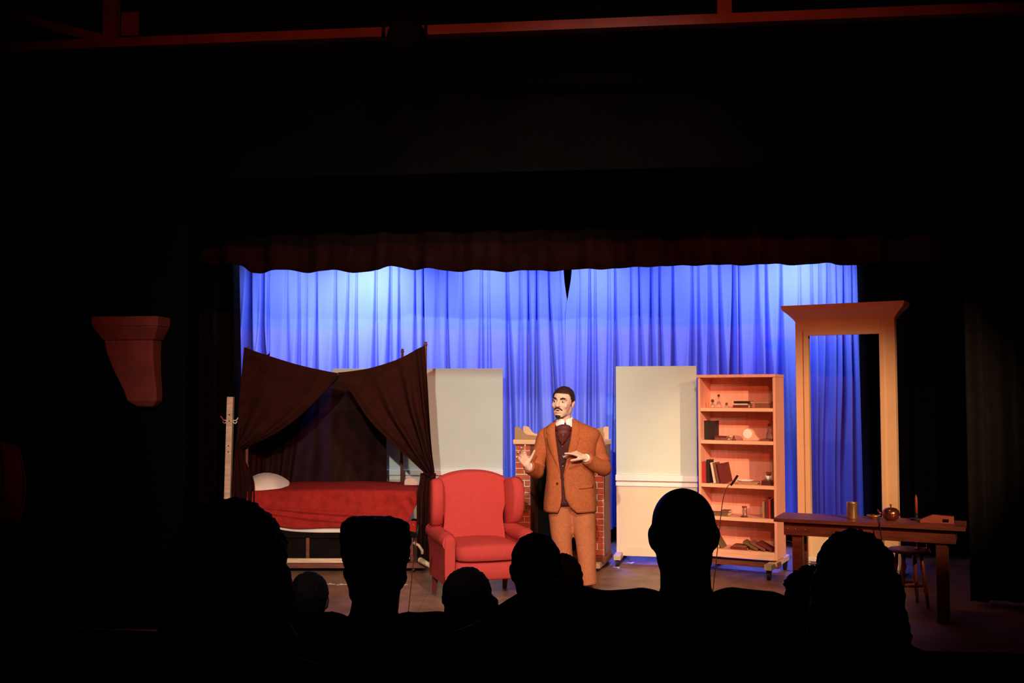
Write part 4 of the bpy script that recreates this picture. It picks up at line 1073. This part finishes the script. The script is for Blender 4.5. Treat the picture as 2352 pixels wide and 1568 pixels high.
def ang_at(px, py, off=0.0):
    xl = A(itab(JR, py, 1), py).x - off; xr = A(itab(JR, py, 2), py).x + off
    x = A(px, py, -0.15).x
    q = max(-0.98, min(0.98, (x - (xl + xr) / 2) / ((xr - xl) / 2)))
    return math.asin(sq(q, 1 / 0.82))
PYS = [1173, 1168, 1160, 1150, 1140, 1125, 1105, 1085, 1070, 1055, 1040, 1025, 1010, 1000, 994, 988, 983, 978, 974, 970, 966, 963]
rs = []
for py in PYS:
    a1 = ang_at(itab(EDGE, py, 2), py); a0 = ang_at(itab(EDGE, py, 1), py)
    ring = []
    for i in range(57):
        t = lerp(a1, a0 + 2 * math.pi, i / 56)
        p = torso(t, py)
        w_ = math.sin(i * 0.9) * 0.003 * smooth((py - 1060) / 80)
        p += Vector((math.sin(t), -math.cos(t), 0)) * (w_ + 0.004 * noise.noise(p * 7))
        ring.append(p)
    rs.append(ring)
jk = ap_('jacket', MB().rings(rs, False, False, closed=False), M_JACKET, solid=0.008)
def jsub(name, mb, m, **k): return obj(name, MB().add([p - base for p in mb.v], mb.f), m, jk, sm=k.pop('sm', True), **k)
def sleeve(pts, rads, seed):
    path = [curve(pts, i / 30) for i in range(31)]
    rr = [curve([Vector((r, 0, 0)) for r in rads], i / 30).x for i in range(31)]
    mb = MB().tube(path, rr, 28)
    c = [Vector(p) for p in mb.v]
    for i, p in enumerate(mb.v):
        ax = path[min(30, i // 28)]
        dirn = (p - ax).normalized() if (p - ax).length > 1e-6 else Vector((0, 0, 0))
        bend = math.exp(-((i // 28 - 16) / 7.0) ** 2)
        mb.v[i] = p + dirn * (0.007 * bend * math.sin((i // 28) * 1.3 + seed) + 0.005 * noise.noise(p * 14))
    return mb
sR = [shR + Vector((0.04, 0, 0.005)), shR + Vector((0.004, 0, -0.030)), shR.lerp(elR, 0.5), elR + Vector((0, 0.0, 0.02)), elR + Vector((-.008, -0.07, -0.01)), elR.lerp(wrR, 0.72) + Vector((0, 0, -.008)), wrR.lerp(elR, 0.08)]
sL = [shL + Vector((-0.04, 0, 0.005)), shL + Vector((-0.004, 0, -0.030)), shL.lerp(elL, 0.5), elL + Vector((0, 0.0, 0.02)), elL + Vector((0.0, -0.07, -0.01)), elL.lerp(wrL, 0.72) + Vector((0, 0, -.008)), wrL.lerp(elL, 0.08)]
sl_r = jsub('sleeve', sleeve(sR, [.045, .070, .068, .068, .064, .058, .050], 1.0), M_JACKET)
sl_l = jsub('sleeve', sleeve(sL, [.045, .070, .070, .072, .068, .060, .050], 2.0), M_JACKET)
for w_, e_, s_ in ((wrR, elR, 1), (wrL, elL, 2)):
    d_ = (w_ - e_).normalized()
    ap_('shirt_cuff', MB().tube([w_ - d_ * 0.03, w_ + d_ * 0.004], [0.035, 0.034], 20), M_SHIRT)
# lapels lie proud of the fronts
for side in (-1, 1):
    def fn(u, v, side=side):
        py = lerp(1095, 968, v)
        e0 = itab(EDGE, py, 1 if side < 0 else 2)
        wd = 19 * smooth(v * 1.5) * (1.0 if v < 0.78 else 1 - 0.3 * (v - 0.78) / 0.22)
        if 0.74 < v < 0.80: wd *= 0.80
        a_ = ang_at(e0 + side * wd * u, py)
        return torso(a_, py, 0.004 + 0.007 * math.sin(math.pi * min(1, u * 1.1)) + 0.003 * u)
    jsub('lapel', MB().grid(fn, 8, 40), M_JACKET, solid=0.004)
def fn(u, v):
    py = lerp(1117, 1110, v) + 2 * (1 - u)
    return torso(ang_at(lerp(1329, 1362, u), py), py, 0.007)
jsub('pocket_flap', MB().grid(fn, 10, 3), M_JACKET, solid=0.005)
for px, py in ((1281, 1107),):
    jsub('button', MB().ell(torso(ang_at(px, py), py, 0.008), (.010, .005, .010)), M_VEST)
rs = []
for py in [1158, 1150, 1140, 1120, 1100, 1080, 1060, 1040, 1020, 1000, 988, 978, 970]:
    rs.append([torso(2 * math.pi * i / 40, py, -0.016) for i in range(40)])
vs_ = ap_('waistcoat', MB().rings(rs), M_VEST)
for px, py in ((1291, 1023), (1292, 1045), (1292, 1068)):
    obj('waistcoat_button', MB().ell(torso(ang_at(px, py), py, -0.010) - base, 0.006), M_BRASS, vs_, sm=True)
# trousers
def leg_rings(pts, rads):
    path = [curve(pts, i / 24) for i in range(25)]; rr = [curve([Vector((r, 0, 0)) for r in rads], i / 24).x for i in range(25)]
    return path, rr
tq = MB()
tq.limb([hip + Vector((0, 0, 0.05)), hip + Vector((0, 0, -0.06))], [0.155, 0.165])
for s, k_, f_ in ((-1, kR, fR), (1, kL, fL)):
    h0 = hip + Vector((s * 0.085, 0, -0.08))
    path, rr = leg_rings([h0, h0.lerp(k_, 0.55), k_, k_.lerp(f_, 0.55), f_ + Vector((0, 0, 0.0))], [0.122, 0.108, 0.088, 0.078, 0.074])
    tq.tube(path, rr, 24)
tr_me = remesh(tq, 0.009, 5, lambda co, n: co + n * 0.004 * noise.noise(co * 10))
ap_('trousers', tr_me, M_TROUSER)
for f_, a_ in ((fR, -0.35), (fL, 0.15)):
    sh = MB(); d_ = Vector((math.sin(a_), -math.cos(a_), 0))
    sh.limb([f_ + Vector((0, 0, -0.030)) - d_ * 0.05, f_ + d_ * 0.05 + Vector((0, 0, -.036)), f_ + d_ * 0.17 + Vector((0, 0, -.045))], [0.042, 0.040, 0.030])
    shm = remesh(sh, 0.008, 4, lambda co, n: Vector((co.x, co.y, max(co.z, 0.002))))
    ap_('shoe', shm, M_SHOE)

# ---------------------------------------------------------------- the audience, seen from behind
M_ASKIN = mat('dimmed_audience_skin', (0.20, 0.11, 0.08), 0.6, 0.1, 20)  # skin tone darkened so the viewers stay in silhouette
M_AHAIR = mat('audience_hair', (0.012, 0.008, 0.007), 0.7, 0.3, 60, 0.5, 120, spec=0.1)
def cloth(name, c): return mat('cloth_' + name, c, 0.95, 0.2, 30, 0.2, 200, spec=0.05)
CLOTHS = [cloth('charcoal', (0.012, 0.011, 0.013)), cloth('navy', (0.012, 0.011, 0.020)), cloth('purple', (0.026, 0.012, 0.026)), cloth('black', (0.010, 0.009, 0.009))]  # near-black cloths that hold the seated figures as dark silhouettes
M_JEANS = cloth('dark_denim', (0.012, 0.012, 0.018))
def audience(label, px, Y, pytop, floor, sc=1.0, turn=0.0, tilt=0.0, hair=None, hsc=1.0, shw=0.19, shirt=0, neck_r=0.056, larm=None, sh_drop=0.0, lean=0.0):
    top = at(px, pytop, Y)
    ht = 0.117 * sc + (0.012 if hair else 0.0)
    hc = Vector((top.x, Y, top.z - ht))
    M = Matrix.Translation(hc) @ Matrix.Rotation(math.pi + turn, 4, 'Z') @ Matrix.Rotation(tilt, 4, 'X')
    b = MB()
    head_shapes(b, M, sc)
    nk = hc + Vector((lean * 0.3, -0.045 * sc, -0.175 * sc))
    b.limb([M @ Vector((0, .03 * sc, -.06 * sc)), nk], [neck_r * sc, neck_r * 1.06 * sc])
    sz = nk.z - 0.055 * sc - sh_drop
    cx = nk.x
    hip = Vector((cx - lean * 0.2, Y - 0.06, floor + 0.52))
    chest = Vector((cx, Y - 0.06, lerp(hip.z, sz, 0.62)))
    shs = [Vector((cx - shw * sc, Y - 0.06, sz)), Vector((cx + shw * sc, Y - 0.06, sz))]
    b.limb([nk, chest, hip], [0.075 * sc, 0.125 * sc, 0.13 * sc])
    arms = []
    for s, sh in zip((-1, 1), shs):
        el = Vector((sh.x + s * 0.035 * sc, Y - 0.03, lerp(sh.z, hip.z, 0.72)))
        wr = Vector((cx + s * 0.10 * sc, Y + 0.21, hip.z + 0.085))
        if larm and s < 0: el, wr = Vector(larm[0]), Vector(larm[1])
        arms.append((sh, el, wr))
        b.limb([nk - Vector((0, 0, 0.03)), sh.lerp(nk, 0.45) + Vector((0, 0, -0.005)), sh], [0.062 * sc, 0.062 * sc, 0.055 * sc])
        b.limb([sh, el, wr], [0.052 * sc, 0.042 * sc, 0.027 * sc])
        if larm and s < 0: hand(b, wr, wr - el, (0, 0.3, -1), (0, 1, 0.2), sc=sc)
        else: hand(b, wr, (-s * 0.35, 0.9, -0.15), (0, 0, -1), (-s, 0.2, 0), sc=sc)
        kn = Vector((cx + s * 0.11 * sc, Y + 0.36, floor + 0.50)); ft = Vector((cx + s * 0.11 * sc, Y + 0.34, floor + 0.06))
        hp = hip + Vector((s * 0.09 * sc, 0.0, -0.02))
        b.limb([hp, kn, ft], [0.082 * sc, 0.056 * sc, 0.038 * sc])
        b.limb([ft, ft + Vector((s * 0.02, 0.13, -0.03))], [0.036 * sc, 0.026 * sc])
    root = Vector((cx, Y, floor))
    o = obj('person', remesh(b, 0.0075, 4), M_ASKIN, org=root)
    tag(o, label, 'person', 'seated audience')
    c = MB()
    c.limb([nk + Vector((0, -0.005, -0.045 * sc)), chest, hip], [0.076 * sc, 0.150 * sc, 0.155 * sc])
    c.ell(chest, ((shw + 0.055) * sc, 0.12 * sc, 0.22 * sc)); c.ell(hip + Vector((0, 0, 0.08)), ((shw + 0.05) * sc, 0.13 * sc, 0.2 * sc))
    for sh, el, wr in arms:
        c.limb([nk + Vector((0, 0, -0.045 * sc)), sh.lerp(nk, 0.45) + Vector((0, 0, -0.005)), sh], [0.070 * sc, 0.073 * sc, 0.066 * sc])
        c.limb([sh, el, el.lerp(wr, 0.9)], [0.066 * sc, 0.054 * sc, 0.036 * sc])
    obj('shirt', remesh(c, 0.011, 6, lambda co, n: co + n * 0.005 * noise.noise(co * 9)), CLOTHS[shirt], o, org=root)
    c = MB()
    for s in (-1, 1):
        kn = Vector((cx + s * 0.11 * sc, Y + 0.36, floor + 0.50)); ft = Vector((cx + s * 0.11 * sc, Y + 0.34, floor + 0.09))
        c.limb([hip + Vector((s * 0.075 * sc, 0, -0.01)), kn, ft], [0.105 * sc, 0.07 * sc, 0.055 * sc])
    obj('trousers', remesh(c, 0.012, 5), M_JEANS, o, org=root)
    if hair:
        h = MB(); fz = 0.004
        def E_(c_, r_): h.ell(M @ (Vector(c_) * sc * 1.0), [x * sc * hsc for x in r_], M.to_3x3(), 24, 16)
        if hair == 'short':
            E_((0, .022, .034), (.083, .100, .092)); E_((0, .055, -.02), (.072, .06, .055))
        elif hair == 'flat':
            h.rings([[M @ (Vector((sq(math.cos(t), .7) * a, .012 + sq(math.sin(t), .7) * b_, z_)) * sc) for t in [2 * math.pi * i / 28 for i in range(28)]] for a, b_, z_ in ((.070, .085, .0), (.082, .102, .03), (.084, .105, .085), (.080, .10, .117), (.060, .08, .129), (.02, .03, .131))])
            E_((0, .05, -.02), (.072, .062, .05))
        elif hair == 'bun':
            E_((0, .02, .032), (.090, .104, .096)); E_((0, .04, -.03), (.08, .075, .06)); E_((-.078, .05, -.005), (.045, .045, .04))
        elif hair == 'curly':
            E_((0, .02, .032), (.090, .106, .098)); E_((0, .04, -.03), (.082, .08, .07)); fz = 0.012
        elif hair == 'long':
            E_((0, .02, .030), (.092, .108, .098)); E_((0, .05, -.05), (.092, .078, .09)); fz = 0.007
            for i in range(9):
                x_ = lerp(-0.085, 0.085, i / 8); y_ = 0.075 - 0.05 * (x_ / 0.085) ** 2
                h.limb([M @ (Vector((x_, y_, 0.0)) * sc), M @ (Vector((x_ * 1.15, y_ + .015, -.12)) * sc), M @ (Vector((x_ * 1.3, y_ + .02, -.24)) * sc), M @ (Vector((x_ * 1.25, y_ + .015, -.34)) * sc)], [.03 * sc, .032 * sc, .030 * sc, .012 * sc], 8)
        obj('hair', remesh(h, 0.008, 3, lambda co, n: co + n * fz * (noise.noise(co * 45) + noise.noise(co * 100))), M_AHAIR, o, org=root)
    # the chair
    ch_ = thing('audience_chair', 'black stacking chair under the ' + label.split(' ', 1)[1], 'chair', (cx, Y - 0.02, floor), 0, 'audience chairs')
    obj('seat', cushion(-0.21, 0.21, -0.19, 0.22, 0.36, 0.385, 0.4, n=24, nv=6), M_BLACK, ch_, sm=True)
    obj('backrest', MB().grid(lambda u, v: (lerp(-0.2, 0.2, u), -0.235 - 0.03 * v - 0.02 * math.cos((u - .5) * 3), lerp(0.50, 0.78, v)), 10, 4), M_BLACK, ch_, sm=True, solid=0.012)
    for sx in (-1, 1):
        obj('leg', MB().tube([(sx * 0.19, 0.17, 0.36), (sx * 0.21, 0.2, 0.0)], 0.011, 8), M_IRON, ch_)
        obj('leg', MB().tube([(sx * 0.19, -0.25, 0.75), (sx * 0.19, -0.20, 0.37), (sx * 0.21, -0.24, 0.0)], 0.011, 8), M_IRON, ch_)
    return o
la_ = [at(1262, 1378, 2.50), at(1120, 1440, 2.50)]
audience('bald person in dark clothes with left arm stretched along the row', 1567, 2.5, 1118, 0.12, 1.0, turn=0.0, shw=0.195, shirt=2, neck_r=0.060, larm=la_, sh_drop=-0.045)
audience('flat-topped person facing slightly left in front of the red bed', 858, 2.7, 1190, 0.12, 0.98, turn=0.5, hair='flat', shirt=1, shw=0.18, neck_r=0.062, sh_drop=-0.06)
audience('long-haired person looming dark at lower left of the picture', 535, 1.95, 1156, 0.22, 1.0, hair='long', hsc=1.12, shirt=2, shw=0.185)
audience('small person peeping out right of the long-haired left viewer', 712, 4.1, 1309, -0.25, 0.92, hair='short', shirt=3, shw=0.16)
audience('person with curly hair and side bun below the red armchair', 1073, 4.1, 1306, -0.25, 0.98, hair='bun', hsc=1.12, shirt=3, shw=0.135)
audience('short-haired person whose head overlaps the right chair arm', 1231, 3.2, 1217, -0.05, 0.95, hair='short', hsc=0.98, shirt=0, shw=0.17)
audience('person half hidden directly below the knees of the actor', 1292, 4.2, 1267, -0.25, 0.97, hair='short', shirt=3, shw=0.135)
audience('long-haired person sitting in front of the wooden table', 1957, 2.62, 1215, 0.12, 0.98, hair='long', hsc=1.03, shirt=3, shw=0.15)
audience('person half hidden left of the long-haired table-side viewer', 1860, 3.5, 1298, -0.05, 0.95, hair='curly', shirt=3, shw=0.165)

# ---------------------------------------------------------------- microphones at the stage edge, tape marks
def microphone(label, tip, bend, foot):
    root = Vector((foot.x, foot.y, 0))
    t = thing('microphone_stand', label, 'microphone', root, 0, 'thin stage-edge microphones')
    pts = [foot, foot.lerp(bend, 0.5), bend, tip]
    obj('stem', MB().tube([curve([p - root for p in pts], i / 24) for i in range(25)], 0.0035, 6), M_COPPER, t, sm=True)
    d = (tip - bend).normalized()
    obj('capsule', MB().tube([tip - d * 0.03 - root, tip - root, tip + d * 0.06 - root], [0.006, 0.009, 0.008], 10), M_IRON, t, sm=True)
    obj('base_plate', MB().lathe([(0.001, 0), (0.07, 0), (0.07, 0.008), (0.012, 0.014), (0.006, 0.03)], 20), M_IRON, t, sm=True)
    return t
f1 = at(1625, 1400, 7.4); f1.z = 0
microphone('thin gooseneck microphone rising in front of the bookcase', at(1684, 1107, 7.5), at(1662, 1140, 7.5), f1)
f2 = at(934, 1400, 7.6); f2.z = 0
microphone('thin gooseneck microphone standing left of the red armchair', at(958, 1224, 7.6), at(953, 1260, 7.6), f2)
tapes = [(757, 1336, 'in front of the bed, leftmost'), (785, 1337, 'in front of the bed beside the leftmost mark'), (925, 1338, 'left of the left-hand microphone'), (1003, 1333, 'beside the armchair rear leg'), (1452, 1288, 'in front of the narrow flat, left one'), (1420, 1298, 'near the left shoe of the actor'), (1690, 1305, 'in front of the bookcase'), (1780, 1375, 'left of the table leg')]
for i, (px, py, w_) in enumerate(tapes):
    Y = CAM_Z * F_PX / (py - 905.0)
    p = at(px, py, Y); p.z = 0.0006
    mb = MB().box(-0.05, 0.05, -0.012, 0.012, 0, 0.0008, Matrix.Rotation(0.3 * i, 4, 'Z')).box(-0.012, 0.012, 0.012, 0.05, 0, 0.0008, Matrix.Rotation(0.3 * i, 4, 'Z'))
    o = obj('tape_mark', mb, M_TAPE); o.location = p
    tag(o, 'white tape mark on the stage floor ' + w_, 'tape mark', 'spike marks')
